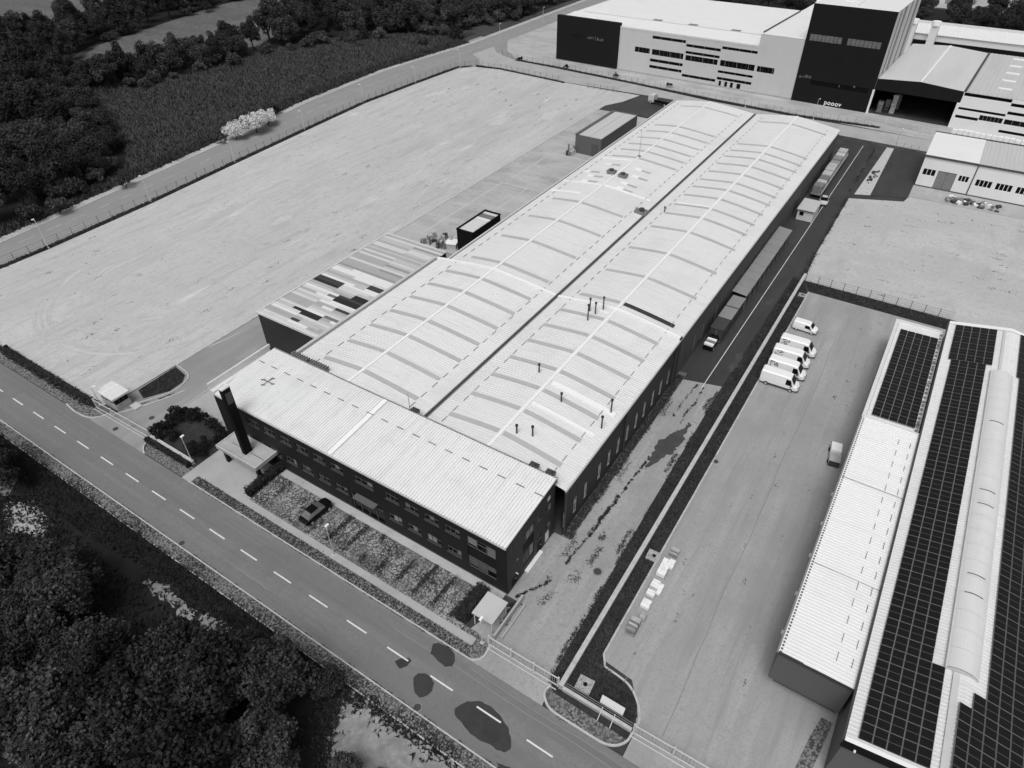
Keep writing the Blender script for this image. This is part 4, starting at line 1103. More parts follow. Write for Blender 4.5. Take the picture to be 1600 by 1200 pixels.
mb = MB(so); mb.box(LX0 - .05, LX1 + .05, 42.42, 42.58, LZ - .35, LZ + .02); build(mb, 'fascia', 'trim_dark', ls)
sg = MB(); sg.box(-.025, .025, -.55, .55, .01, .07)
sgm2 = sg.mesh('snow_guard', 'guard_bar')
for x in (8.35, 9.75):
    y = 45.0
    while y < 82.5:
        link('snow_guard', sgm2, ls, (x - so[0], y - so[1], LZ + .08)); y += 2.35
for y in (55, 70):
    mb = MB(so); mb.box(LX0 - .02, LX1, y, y + .05, LZ + .07, LZ + .12); build(mb, 'roof_joint', 'metal_grey', ls)
mb = MB(so)
for i in range(26):
    mb.box(9.95, 10.25, 84.5 + i * 1.06, 84.5 + i * 1.06 + rng.uniform(.2, .7), 6.17, 6.25 + rng.random() * .1)
build(mb, 'cable_tray', 'metal_grey', ls)
for y in (86.0, 91.5, 96.5, 102.0, 107):
    mb = MB(so); mb.tube((9.6, y, 6.3), (10.6, y + .2, 6.6), .05, 5); build(mb, 'conduit', 'metal_dark', ls)
for i, y in enumerate((46.5, 52, 58, 63.5, 69)):
    mb = MB(so); mb.box(LX0 - .35, LX0 - .02, y, y + .35, 4.2, 4.5); build(mb, 'wall_lamp', 'flashing', ls)

so = (18.7, 75, 0)
sh = thing('solar_hall', 'wide white-roofed hall with barrel rooflight in the lower right corner', 'building', so)
HX0, HX1, HR = 10.6, 26.8, 18.7
ZS = lambda x: 7.5 + 1.5 * (min(x, 2 * HR - x) - HX0) / (HR - HX0)
mb = MB(so); ribs(mb, 36.9, 114.0, .42, [(HX0, ZS(HX0)), (HR, ZS(HR))], .05, 'y'); ribs(mb, 36.9, 114.0, .42, [(HR, ZS(HR)), (HX1, ZS(HX1))], .05, 'y'); build(mb, 'roof', 'roof_white', sh)
mb = MB(so); mb.prism([(HX0 + .15, 37.2), (HX1 - .15, 37.2), (HX1 - .15, 113.8), (HX0 + .15, 113.8)], 0, 7.35); build(mb, 'wall', 'wall_mid', sh)
mb = MB(so)
for a, b in ((HX0 - .1, HR), (HR, HX1 + .1)):
    za, zb = ZS(max(a, HX0)) + .08, ZS(min(b, HX1)) + .08
    mb.poly([(a, 36.75, za), (b, 36.75, zb), (b, 36.75, zb - 1.0), (a, 36.75, za - 1.0)][::-1])
    mb.poly([(a, 36.75, za), (b, 36.75, zb), (b, 36.9, zb), (a, 36.9, za)])
    mb.poly([(a, 37.15, za - 1.0), (b, 37.15, zb - 1.0), (b, 36.75, zb - 1.0), (a, 36.75, za - 1.0)][::-1])
build(mb, 'fascia', 'black', sh)
mb = MB(so)
for a, b in ((HX0, HR), (HR, HX1)):
    mb.poly([(a, 36.9, ZS(a) + .09), (b, 36.9, ZS(b) + .09), (b, 37.35, ZS(b) + .09), (a, 37.35, ZS(a) + .09)])
build(mb, 'verge_trim', 'flashing', sh)
mb = MB(so)
for a, b in ((HX0, HR), (HR, HX1)):
    mb.poly([(a, 113.2, ZS(a) + .09), (b, 113.2, ZS(b) + .09), (b, 114.1, ZS(b) + .09), (a, 114.1, ZS(a) + .09)])
build(mb, 'verge_trim', 'flashing', sh)
mb = MB(so); mb.tube((11.6, 36.7, 7.2), (11.6, 36.5, 7.2), .1, 8); build(mb, 'wall_lamp', 'flashing', sh)
mb = MB(so); mb.box(HX0 - .2, HX0, 36.9, 114, 7.2, 7.5); build(mb, 'gutter', 'metal_dark', sh)
mb = MB(so); mb.box(17.55, 18.1, 37.4, 48.0, ZS(17.6) + .05, ZS(18) + .14); build(mb, 'ridge_cap', 'metal_light', sh)
mb = MB(so); mb.box(17.7, 18.05, 101.2, 113.2, ZS(18) + .03, ZS(18) + .12); build(mb, 'ridge_cap', 'metal_light', sh)
# barrel rooflight: arched bays, each its own sheet
bx0, bx1 = 16.85, 19.55
nb = 22
for i in range(nb):
    y0 = 48.1 + i * (100.6 - 48.1) / nb
    y1 = y0 + (100.6 - 48.1) / nb - .02
    mb = MB(so)
    arc = [(bx0 + (bx1 - bx0) * k / 10, 9.05 + .5 * math.sin(math.pi * k / 10) ** .8) for k in range(11)]
    for a, b in zip(arc[:-1], arc[1:]):
        mb.poly([(a[0], y0, a[1]), (b[0], y0, b[1]), (b[0], y1, b[1]), (a[0], y1, a[1])])
    build(mb, 'rooflight_bay', 'roof_light', sh)
mb = MB(so); mb.box(bx0 - .05, bx0 + .1, 48.0, 100.7, 8.4, 9.1); mb.box(bx1 - .1, bx1 + .05, 48.0, 100.7, 8.4, 9.1)
for k in range(10):
    a, b = (bx0 + (bx1 - bx0) * k / 10, 9.05 + .5 * math.sin(math.pi * k / 10) ** .8), (bx0 + (bx1 - bx0) * (k + 1) / 10, 9.05 + .5 * max(0, math.sin(math.pi * (k + 1) / 10)) ** .8)
    mb.poly([(a[0], 48.05, 8.6), (b[0], 48.05, 8.6), (b[0], 48.05, b[1]), (a[0], 48.05, a[1])])
build(mb, 'rooflight_kerb', 'metal_light', sh)
for y in (57.6, 60.3, 71.5, 74.0, 88.0):
    mb = MB(so)
    for k in range(2, 8):
        a, b = (bx0 + (bx1 - bx0) * k / 10, 9.07 + .5 * math.sin(math.pi * k / 10) ** .8), (bx0 + (bx1 - bx0) * (k + 1) / 10, 9.07 + .5 * math.sin(math.pi * (k + 1) / 10) ** .8)
        mb.tube((a[0], y, a[1]), (b[0], y, b[1]), .05, 5)
    build(mb, 'vent_rail', 'metal_dark', sh)
# solar panels: three arrays, every panel its own
def panel_mesh(w, l):
    mb = MB()
    mb.box(-w / 2, w / 2, -l / 2, l / 2, 0, .05, 0)
    t = .035
    for y0, y1 in ((-l / 2 + t, -.018), (.018, l / 2 - t)):
        mb.poly([(-w / 2 + t, y0, .054), (w / 2 - t, y0, .054), (w / 2 - t, y1, .054), (-w / 2 + t, y1, .054)], 1)
    return mb.mesh('solar_panel', ['solar_frame', 'solar_cell'])
pw, pl_ = 1.085, 1.752
pm = panel_mesh(pw - .02, pl_ - .02)
slope = math.atan2(1.5, HR - HX0)
def array(label, cells, org, zf, tilt):
    t = thing('solar_array', label, 'solar panels', org)
    for (x, y) in cells:
        o = link('solar_panel', pm, t, (x - org[0], y - org[1], zf(x) + .16 - org[2]))
        o.rotation_euler = (0, -tilt, 0)
cells = []
for r_ in range(43):
    y = 37.55 + pl_ * (r_ + .5)
    if y < 47.6: cols = [11.5 + pw * (k + .5) for k in range(5)]
    elif y < 101.8: cols = [11.5 + (.38 * (y - 47) / 54) + pw * (k + .5) for k in range(4)]
    else: cols = [11.5 + pw * (k + .5) for k in range(5)]
    cells += [(x, y) for x in cols]
array('black solar panels on the left slope of the hall roof, left of the barrel rooflight', cells, (14, 75, 8.1), ZS, slope)
cells = []
for r_ in range(43):
    y = 37.9 + pl_ * (r_ + .5)
    xs0 = 18.25 if y < 45.6 else (19.3 if y < 47.2 else (20.38 if y < 100.5 else 20.0))
    k = 0
    while xs0 + pw * (k + 1) < 26.7 and k < 7:
        cells.append((xs0 + pw * (k + .5), y)); k += 1
cells = [c for c in cells if c[0] < 24.7 + (3 if c[1] < 56 else 0)]
array('black solar panels on the right slope of the hall roof, cut by the right edge', cells, (22, 75, 8.4), ZS, -slope)
cells = [(4.32 + 1.11 * (k + .5), 85.3 + pl_ * (r_ + .5)) for r_ in range(14) for k in range(5)]
array('block of black solar panels on the rear roof of the long shed', cells, (7, 97, 6.1), lambda x: 6.02 + .02 * (x - 3.8), 0.02)

# ------------------------------------------------------------------ far works (turned 2.7 degrees from the site grid)
FROT = R(-2.712)
def FL(x, y, z=0.0):
    c, s = math.cos(FROT), math.sin(FROT)
    return (-138.9 + x * c - y * s, 247.0 + x * s + y * c, z)
def far_thing(name, label, cat, x, y, z=0.0, group=None):
    t = thing(name, label, cat, FL(x, y, z), FROT, group)
    return t, (x, y, z)
SL = [(39.3, 52.0, 12.0, 13.0), (32.9, 38.9, 6.9, 8.7), (39.7, 51.8, 6.8, 8.7), (39.3, 52.0, 4.5, 5.55), (39.3, 51.9, 2.4, 3.4), (52.3, 64.8, 11.0, 11.95), (52.4, 64.8, 8.85, 9.75), (52.6, 64.4, 6.7, 8.45),
      (52.2, 64.7, 1.3, 2.25), (65.1, 77.6, 11.9, 12.8), (65.3, 77.3, 6.65, 8.6), (78.1, 83.9, 6.65, 8.5), (65.0, 77.5, 4.45, 5.3), (65.1, 77.4, 2.25, 3.2)]
DK = [(66.0, 66.9, .35, 2.05), (68.1, 69.1, .35, 2.05), (70.1, 71.2, .35, 2.05), (72.4, 73.8, .35, 2.05)]
t, o_ = far_thing('white_factory', 'long white factory with black slit windows at the top of the picture', 'building', 45, 30)
mb = MB(o_)
wall_holes(mb, (26.4, 0, 0), (1, 0), (0, -1), 77.3 - 26.4, 14.1, [(a - 26.4, min(b, 77.3) - 26.4, c, d) for a, b, c, d in SL if a < 77.3 and not (a > 78)] + [(a - 26.4, b - 26.4, c, d) for a, b, c, d in DK], .35)
wall_holes(mb, (77.3, 0, 0), (1, 0), (0, -1), 91.4 - 77.3, 17.9, [(78.1 - 77.3, 83.9 - 77.3, 6.65, 8.5)], .35)
mb.poly([(77.3, 0, 14.1), (77.3, 62, 14.1), (77.3, 62, 17.9), (77.3, 0, 17.9)][::-1])
mb.poly([(0, 0, 0), (0, 62, 0), (0, 62, 14.4), (0, 0, 14.4)][::-1])
mb.poly([(0, 62, 0), (91.4, 62, 0), (91.4, 62, 14), (0, 62, 14)][::-1])
build(mb, 'wall', 'wall_factory', t)
mb = MB(o_)
for k in range(1, 16):
    x = 26.4 + k * 4.07
    mb.box(x - .025, x + .025, -.012, -.002, .5, 14.0 if x < 77 else 17.8)
for z in (10.3, 13.4): mb.box(26.5, 91.3, -.011, -.003, z - .02, z + .02)
j_ = build(mb, 'panel_joints', 'roof_grey', t)
j_['kind'] = 'stuff'
for (a, b, c, d) in SL:
    mb = MB(o_); mb.box(a, b, .3, .4, c, d)
    w = build(mb, 'window_band', 'glass_dark', t)
    if d - c > 1.4:
        mb = MB(o_)
        n = int((b - a) / 1.5)
        for k in range(n + 1):
            x = a + (b - a - .08) * k / n; mb.box(x, x + .08, .22, .3, c, d)
        build(mb, 'mullions', 'metal_dark', w)
for (a, b, c, d) in DK:
    mb = MB(o_); mb.box(a, b, .3, .4, c, d); build(mb, 'dock_door', 'black', t)
mb = MB(o_); mb.box(-.3, 26.4, -.5, 1.0, 0.25, 15.5); bp = build(mb, 'black_panel', 'black_panel', t)
mb = MB(o_)
rr = random.Random(3)
x = 6.5
while x < 20:
    h = rr.uniform(.4, 1.3); w = rr.uniform(.4, .9); z = 9.0 - (x - 6.5) * .02
    mb.box(x, x + w * .35, -.56, -.5, z, z + h, 0 if x < 12.5 else 1)
    if rr.random() < .7: mb.box(x + w * .36, x + w, -.56, -.5, z + rr.uniform(0, .5), z + rr.uniform(.55, .9), 0 if x < 12.5 else 1)
    x += w + rr.uniform(.1, .35)
build(mb, 'lettering', ['black', 'wall_mid'], bp)
mb = MB(o_); mb.box(-.5, 92, -.3, .0, 0.0, .45); build(mb, 'plinth', 'concrete', t)
mb = MB(o_)
ribs(mb, .2, 77.3, .8, [(.15, 14.35), (12, 14.9), (13, 14.6), (62, 14.3)], .05, 'x')
build(mb, 'roof', 'roof_bright', t)
mb = MB(o_); mb.box(0, 77.3, -.08, .3, 14.1, 14.55); mb.box(-.1, .3, .3, 62, 14.1, 14.6); build(mb, 'parapet', 'roof_white', t)
mb = MB(o_); ribs(mb, 77.3, 91.4, .8, [(.1, 17.95), (62, 18.0)], .05, 'x'); build(mb, 'roof', 'roof_bright', t)
mb = MB(o_); mb.box(77.2, 77.5, 2, 40, 17.9, 18.4); build(mb, 'roof_pipe', 'metal_dark', t)
for x in (32, 46, 62):
    mb = MB(o_); mb.box(x, x + 3.2, 13.2, 16.2, 14.6, 14.8); build(mb, 'roof_hatch', 'metal_grey', t)
mb = MB(o_); mb.box(4, 77, 12.2, 13.0, 14.7, 14.96); build(mb, 'roof_step', 'metal_light', t)
# black tower block
t, o_ = far_thing('tower_block', 'tall black windowless block with two rows of small windows at top right', 'building', 103, 20)
mb = MB(o_)
mb.poly([(91.4, -.4, 0), (115.2, -.4, 0), (115.2, -.4, 28.2), (91.4, -.4, 28.2)])
build(mb, 'front_wall', 'black_panel', t)
mb = MB(o_); mb.poly([(115.2, -.4, 0), (115.2, 36, 0), (115.2, 36, 28.2), (115.2, -.4, 28.2)]); mb.poly([(91.4, 36, 0), (91.4, -.4, 0), (91.4, -.4, 28.2), (91.4, 36, 28.2)]); mb.poly([(115.2, 36, 0), (91.4, 36, 0), (91.4, 36, 28.2), (115.2, 36, 28.2)]); build(mb, 'side_wall', 'wall_pale', t)
mb = MB(o_)
for y, q in ((4, 1.0), (9.5, 2.6), (19, 1.2), (27, 3.0)): mb.box(115.2, 115.35, y, y + q, 10.5, 28.0)
build(mb, 'cladding_strip', 'metal_grey', t)
mb = MB(o_); mb.poly([(91.4, -.4, 28.2), (115.2, -.4, 28.2), (115.2, 36, 28.2), (91.4, 36, 28.2)]); mb.box(103, 103.5, 2, 30, 28.2, 28.5, 0); mb.box(98, 103, 8, 8.5, 28.2, 28.5); build(mb, 'roof', 'roof_bright', t)
for a, b in ((92.5, 102.1), (103.7, 113.3)):
    for k in range(8):
        w = (b - a) / 8
        mb = MB(o_); mb.box(a + w * k + .06, a + w * (k + 1) - .06, -.46, -.4, 18.1, 19.9); wn_ = build(mb, 'window', 'glass_mid', t)
        mb = MB(o_); mb.box(a + w * k + .02, a + w * (k + 1) - .02, -.5, -.46, 18.95, 19.03); mb.box(a + w * k + .5, a + w * k + .58, -.5, -.46, 18.1, 18.95); build(mb, 'frame', 'metal_grey', wn_)
mb = MB(o_); mb.box(96.2, 113.7, -.41, -.402, 5.6, 7.0); build(mb, 'window_band', 'glass_dark', t)
mb = MB(o_)
for x, z, r_ in ((92.6, 7.4, .42), (93.6, 7.5, .3), (94.5, 7.75, .55), (95.6, 7.7, .45), (109.4, 6.9, .35), (105, 6.6, .2), (105, 6.2, .2)):
    mb.tube((x, -.41, z), (x, -.5, z), r_, 10)
build(mb, 'emblem', 'wall_grey', t)
fc = bpy.data.curves.new('lettering', 'FONT'); fc.body = 'pooov'; fc.size = 1.9; fc.extrude = .04; fc.space_character = 1.1; fc.offset = .03
fc.materials.append(MAT['flashing'])
_tmp = link('lettering_source', fc); bpy.context.view_layer.update()
fm = bpy.data.meshes.new_from_object(_tmp.evaluated_get(bpy.context.evaluated_depsgraph_get()))
bpy.data.objects.remove(_tmp, do_unlink=True)
lt = link('lettering', fm, t, (101.9 - o_[0], -.47 - o_[1], .45)); lt.rotation_euler = (R(90), 0, 0)
mb = MB(o_); mb.box(114.9, 115.5, -.55, -.3, 0, 7.0); build(mb, 'corner_post', 'wall_white', t)
# canopy hall right of the tower
t, o_ = far_thing('open_hall', 'open-fronted hall with pale gabled roof and deep black opening beside the tower', 'building', 127, 25)
mb = MB(o_)
ribs(mb, 0, 51, .6, [(115.3, 10.1), (127, 10.9), (138.6, 10.1)], .05, 'y'); build(mb, 'roof', 'roof_grey', t)
mb = MB(o_); mb.box(126.75, 127.25, 0, 51, 10.9, 11.05); build(mb, 'ridge_cap', 'flashing', t)
mb = MB(o_); mb.poly([(115.3, -.1, 7.0), (138.6, -.1, 7.0), (138.6, -.1, 10.15), (127, -.1, 10.95), (115.3, -.1, 10.15)]); mb.poly([(115.3, .1, 7.0), (138.6, .1, 7.0), (138.6, .1, 10.1), (115.3, .1, 10.1)][::-1]); build(mb, 'fascia', 'black_panel', t)
mb = MB(o_); mb.poly([(115.4, .1, 0), (115.4, 51, 0), (115.4, 51, 10.1), (115.4, .1, 10.1)]); mb.poly([(138.5, .1, 0), (138.5, 51, 0), (138.5, 51, 10.1), (138.5, .1, 10.1)]); mb.poly([(115.4, 50.9, 0), (138.5, 50.9, 0), (138.5, 50.9, 10.1), (115.4, 50.9, 10.1)]); build(mb, 'wall', 'black', t)
mb = MB(o_); mb.box(138.1, 138.8, -.3, .3, 0, 7.0); build(mb, 'corner_post', 'wall_white', t)
mb = MB(o_); mb.poly([(115.5, .2, .02), (138.4, .2, .02), (138.4, 50.8, .02), (115.5, 50.8, .02)]); build(mb, 'floor', 'asphalt_dark', t)
for k, (x, y, h) in enumerate(((118, 3, 2.2), (119.5, 6, 3.0), (121.5, 4, 4.5), (121.8, 9, 3.5), (117, 8, 1.6))):
    q, oq = far_thing('stacked_crates', ['low crate pile just inside the black opening of the open hall', 'second crate pile inside the open hall', 'tall pale crate pile inside the open hall', 'crate pile deeper in the open hall', 'small crate pile by the left wall of the open hall'][k], 'crates', x, y)
    for i in range(int(h / 1.1) + 1):
        mb = MB(oq); mb.box(x - .7 + .1 * (i % 2), x + .7, y - .7, y + .7, i * 1.1, i * 1.1 + 1.0); build(mb, 'crate', 'crate' if k == 2 else 'wood', q)
# grey-white building at the right edge
t, o_ = far_thing('panel_building', 'pale building with staggered dark window strips at the right edge behind the white factory', 'building', 155, 25)
PS = [(139.0, 151.0, 9.0, 9.95), (138.9, 150.9, 5.2, 5.9), (138.9, 144.8, 2.85, 3.7), (144.9, 150.8, 3.2, 4.65), (151.1, 163, 8.1, 9.0), (151.1, 163, 5.9, 6.75), (151.2, 163, 3.2, 4.6), (150.9, 163, .8, 1.6), (163.1, 175, 5.2, 5.9)]
mb = MB(o_); wall_holes(mb, (138.8, 0, 0), (1, 0), (0, -1), 60, 10.05, [(a - 138.8, b - 138.8, c, d) for a, b, c, d in PS if True], .3)
mb.poly([(138.82, 0, 0), (138.82, 51, 0), (138.82, 51, 10), (138.82, 0, 10)][::-1]); build(mb, 'wall', 'wall_white', t)
for (a, b, c, d) in PS:
    mb = MB(o_); mb.box(a, b, .26, .36, c, d); w = build(mb, 'window_band', 'glass_dark', t)
    if d - c > 1.2:
        mb = MB(o_)
        for k in range(7): mb.box(a + (b - a - .1) * k / 6, a + (b - a - .1) * k / 6 + .1, .2, .26, c, d)
        build(mb, 'mullions', 'metal_grey', w)
mb = MB(o_); ribs(mb, 138.9, 198, 1.2, [(.1, 10.05), (51, 10.2)], .06, 'x'); build(mb, 'roof', 'roof_grey', t)
for k in range(5):
    mb = MB(o_); mb.box(146.3, 149.8, 8 + k * 9.5, 9.2 + k * 9.5, 10.15, 10.4); build(mb, 'rooflight', 'flashing', t)
mb = MB(o_); mb.box(138.75, 139.3, 0, 51, 10.05, 10.35); build(mb, 'gutter', 'gutter', t)
# low glazed store in front of it
t, o_ = far_thing('bale_row', 'row of pale wrapped bales in front of the right-hand pale building', 'bales', 149, -6)
for k in range(13):
    mb = MB(o_); x = 139.9 + k * 1.45; mb.box(x, x + 1.3, -6.6 + rng.uniform(-.1, .1), -5.4, 0, 1.5 + rng.uniform(-.1, .15)); build(mb, 'bale', 'crate_pale', t)
# far white hall with two stacks
t, o_ = far_thing('far_white_hall', 'low long white hall with dark window band beyond the open hall', 'building', 135, 88)
mb = MB(o_); mb.box(104, 200, 78, 99, 0, 8.4); build(mb, 'wall', 'wall_white', t)
mb = MB(o_); mb.box(104, 200, 77.85, 78, 3.2, 6.2); build(mb, 'window_band', 'black', t)
mb = MB(o_); ribs(mb, 103.5, 200, 1.2, [(77.5, 8.45), (90, 9.4), (99.5, 8.5)], .06, 'x'); build(mb, 'roof', 'roof_bright', t)
mb = MB(o_); mb.box(104, 200, 92, 94, 9.0, 9.9); build(mb, 'roof_monitor', 'wall_pale', t)
for k in range(6):
    mb = MB(o_); mb.box(122 + k * 5, 126 + k * 5, 76.2, 77.2, 0, 2.6); build(mb, 'loading_door', 'metal_dark', t)
for (x, lb) in ((110.5, 'left of two pale vent stacks with caps behind the open hall'), (118.0, 'right of two pale vent stacks with caps behind the open hall')):
    q, oq = far_thing('vent_stack', lb, 'vent stack', x, 74)
    mb = MB(oq); mb.box(x - 1.3, x + 1.3, 73, 75.5, 0, 12.2); build(mb, 'shaft', 'wall_white', q)
    mb = MB(oq); mb.tube((x, 74.2, 12.2), (x, 74.2, 13.6), 1.7, 14, 1.5); build(mb, 'cap', 'flashing', q)
q, oq = far_thing('roof_tank', 'white cylindrical tank lying behind the white factory roof', 'tank', 82, 66)
mb = MB(oq); mb.tube((76, 66, 16.2), (87, 66, 16.2), 2.2, 16); build(mb, 'drum', 'roof_bright', q)
for x in (78, 85):
    mb = MB(oq); mb.box(x - .4, x + .4, 64.6, 67.4, 0, 14.4); build(mb, 'cradle', 'metal_grey', q)
for k, (x, y, w, d, h, lb) in enumerate(((-22, 436, 22, 26, 5, 'pale flat-roofed shed at the top edge, left of the other far sheds'), (6, 440, 14, 20, 4, 'small pale shed at the top edge beyond the tree belt'))):
    q = thing('far_shed', lb, 'shed', (x, y, 0))
    mb = MB(); mb.box(-w / 2, w / 2, 0, d, 0, h); build(mb, 'wall', 'wall_pale', q)
    mb = MB(); ribs(mb, -w / 2 - .3, w / 2 + .3, 1.4, [(-.4, h + .05), (d / 2, h + 1), (d + .4, h + .05)], .08); build(mb, 'roof', 'roof_grey', q)
    mb = MB(); mb.box(-2, 2, -.1, .0, 0, h - 1); build(mb, 'door', 'metal_grey', q)

# ------------------------------------------------------------------ small white factory at the right
so = (8, 198, 0)
t = thing('white_workshop', 'white two-part workshop with dark barred windows and grey door at the right edge', 'building', so)
FY = 189.6
FW = [(9.35 + k * 4.2, 12.85 + k * 4.2, 2.65, 4.2) for k in range(6)]
FW2 = [(-2.25, .65, 3.0, 4.5), (5.6, 7.9, 3.0, 4.35)]
mb = MB(so)
wall_holes(mb, (-2.8, FY, 0), (1, 0), (0, -1), 40, 7.6, [(a + 2.8, b + 2.8, c, d) for a, b, c, d in FW + FW2 + [(1.05, 5.1, .05, 4.55)]], .25)
mb.poly([(-2.8, FY, 0), (-2.8, 206.5, 0), (-2.8, 206.5, 7.6), (-2.8, FY, 7.6)][::-1]); mb.poly([(-2.8, 206.5, 0), (37, 206.5, 0), (37, 206.5, 7.6), (-2.8, 206.5, 7.6)][::-1])
build(mb, 'wall', 'wall_white', t)
for i, (a, b, c, d) in enumerate(FW + FW2):
    n = 4 if i < 6 else 3
    for k in range(n):
        w = (b - a) / n
        mb = MB(so); mb.box(a + w * k + .08, a + w * (k + 1) - .08, FY + .1, FY + .2, c + .02, d - .02); build(mb, 'window', 'glass_dark', t)
    mb = MB(so)
    for k in range(n + 1): mb.box(a + (b - a - .12) * k / n, a + (b - a - .12) * k / n + .12, FY + .04, FY + .1, c, d)
    build(mb, 'window_frame', 'wall_white', t)
mb = MB(so); mb.box(1.05, 5.1, FY + .15, FY + .25, .05, 4.55); dd = build(mb, 'sliding_door', 'metal_grey', t)
mb = MB(so); mb.box(3.0, 3.08, FY + .1, FY + .15, .1, 4.5); build(mb, 'door_joint', 'wall_mid', dd)
mb = MB(so); mb.box(-3.0, 37, FY - .25, FY - .02, 7.35, 7.75); mb.box(8.5, 8.75, FY - .12, FY - .02, .0, 7.35); build(mb, 'gutter', 'gutter', t)
mb = MB(so); mb.poly([(-2.9, FY - .05, 7.8), (8.6, FY - .05, 7.8), (8.6, 206.6, 8.2), (-2.9, 206.6, 8.2)]); build(mb, 'roof', 'roof_bright', t)
mb = MB(so); ribs(mb, 8.65, 37, .9, [(FY - .05, 7.75), (206.6, 8.1)], .05); build(mb, 'roof', 'roof_grey', t)
mb = MB(so); mb.box(-3.0, 37, 206.6, 206.9, 7.6, 8.35); build(mb, 'rear_trim', 'trim_dark', t)
mb = MB(so); mb.box(-2.95, 37, FY - .1, FY - .03, 0, .3); build(mb, 'plinth', 'wall_mid', t)

# ================================================================== FENCES, WALLS, GATES, LAMPS
def fence(name, label, line, h=1.7, step=3.3, wires=4, mat='metal_dark', r=.05, base=0.0, wr=.018):
    o_ = (line[0][0], line[0][1], 0)
    t = thing(name, label, 'fence', o_)
    pmesh = MB(); pmesh.tube((0, 0, 0), (0, 0, h + .15), r, 6); pmesh = pmesh.mesh('post', mat)
    for a, b in zip(line[:-1], line[1:]):
        L = math.dist(a, b); n = max(1, round(L / step))
        for i in range(n):
            f_ = i / n
            link('post', pmesh, t, (a[0] + (b[0] - a[0]) * f_ - o_[0], a[1] + (b[1] - a[1]) * f_ - o_[1], base))
    for k in range(wires):
        z = base + .25 + (h - .25) * k / max(1, wires - 1)
        mb = MB(o_)
        for a, b in zip(line[:-1], line[1:]):
            mb.tube((a[0], a[1], z), (b[0], b[1], z), wr, 4)
        build(mb, 'wire', mat, t)
    return t
LF = [(-157.9, 31), (-158.0, 45), (-158.2, 55), (-159.4, 81), (-162.2, 109), (-164.9, 137), (-167.6, 167), (-167.2, 193), (-166, 217), (-161.5, 222)]
fence('wire_fence', 'wire fence with thin dark posts along the left road', LF, 1.8, 3.3, 4)
fence('wire_fence', 'wire fence along the far end of the pale gravel yard', [(-160.5, 222.3), (-150, 223.6), (-121, 220.8)], 1.7, 2.6, 4)
fence('wire_fence', 'overgrown wire fence between the gravel yard and the front road', [(-157, 30.2), (-127, 30.1), (-98.8, 30.3)], 1.4, 3.0, 3)
fence('wire_fence', 'wire fence in front of the white factory across the far road', [(-163, 244), (-160, 240), (-152, 237.8), (-132, 236.6), (-96, 232.6), (-71, 229.2), (-42, 227.6), (-20, 229)], 1.7, 2.4, 4, 'metal_grey')
fence('wire_fence', 'thin wire fence on the grass bank between yard and gravel lot', [(-14.0, 128.3), (12.2, 128.3)], 1.6, 2.35, 4, 'metal_dark')
fence('wire_fence', 'short wire fence at the far left corner behind the warehouse', [(-111, 219.5), (-99, 220.2)], 1.6, 2.2, 4)
fence('wire_fence', 'dark wire fence beside the gravel lot at the right of the dark side road', [(-14.9, 129), (-15.2, 150), (-15.6, 173)], 1.5, 3.0, 3)
fence('wire_fence', 'pale mesh fence before the open hall at the top right', [FL(117, -7)[:2], FL(136, -10)[:2]], 1.9, 1.2, 5, 'metal_light', .07, 0, .03)
fence('wire_fence', 'short pale fence by the dark lot left of the white workshop', [(-11.2, 214.0), (-3.6, 214.0)], 1.5, 1.9, 3, 'metal_grey')
# low concrete boundary wall
bo = (-14.45, 30.5, 0)
t = thing('boundary_wall', 'long low concrete wall between the drive and the right-hand grass strip', 'wall', bo)
y = 30.6
pm_ = MB(); pm_.box(-.2, .2, 0, 2.96, 0, .78); pm_ = pm_.mesh('wall_panel', 'concrete')
cm_ = MB(); cm_.box(-.27, .27, 0, 2.98, .78, .9); cm_ = cm_.mesh('coping', 'kerb')
while y < 128:
    link('wall_panel', pm_, t, (0, y - bo[1], 0)); link('coping', cm_, t, (0, y - bo[1], 0)); y += 3.0
bo = (-14.5, 30.7, 0)
t = thing('boundary_wall', 'low pale wall with rails along the front of the round grass island', 'wall', bo)
mb = MB(bo); mb.box(-14.2, -6.3, 30.55, 30.8, 0, .55); build(mb, 'base', 'concrete', t)
mb = MB(bo); mb.box(-14.2, -6.3, 30.5, 30.85, .55, .65); build(mb, 'coping', 'kerb', t)
for k in range(2):
    mb = MB(bo); mb.tube((-14.2, 31.1 + .22 * k, .5), (-6.4, 31.1 + .22 * k, .5), .04, 5); build(mb, 'rail', 'metal_grey', t)
t = thing('sign_board', 'pale rectangular sign board leaning over the wall of the grass island', 'sign', (-9.0, 30.4, 0))
mb = MB(); mb.box(-1.3, 1.3, .75, .83, .9, 1.75); sb = build(mb, 'board', 'wall_pale', t); sb.rotation_euler = (R(-38), 0, 0)
for x in (-.7, .7):
    mb = MB(); mb.tube((x, -.6, 0), (x, .55, 1.0), .05, 6); build(mb, 'leg', 'metal_light', t)
bo = (-80, 30.6, 0)
t = thing('boundary_wall', 'low pale wall in front of the dark shrub bed at the left gate', 'wall', bo)
mb = MB(bo); mb.box(-85.0, -75.0, 30.5, 30.85, 0, .6); build(mb, 'base', 'concrete', t)
mb = MB(bo); mb.box(-85.0, -75.0, 30.45, 30.9, .6, .7); build(mb, 'coping', 'kerb', t)
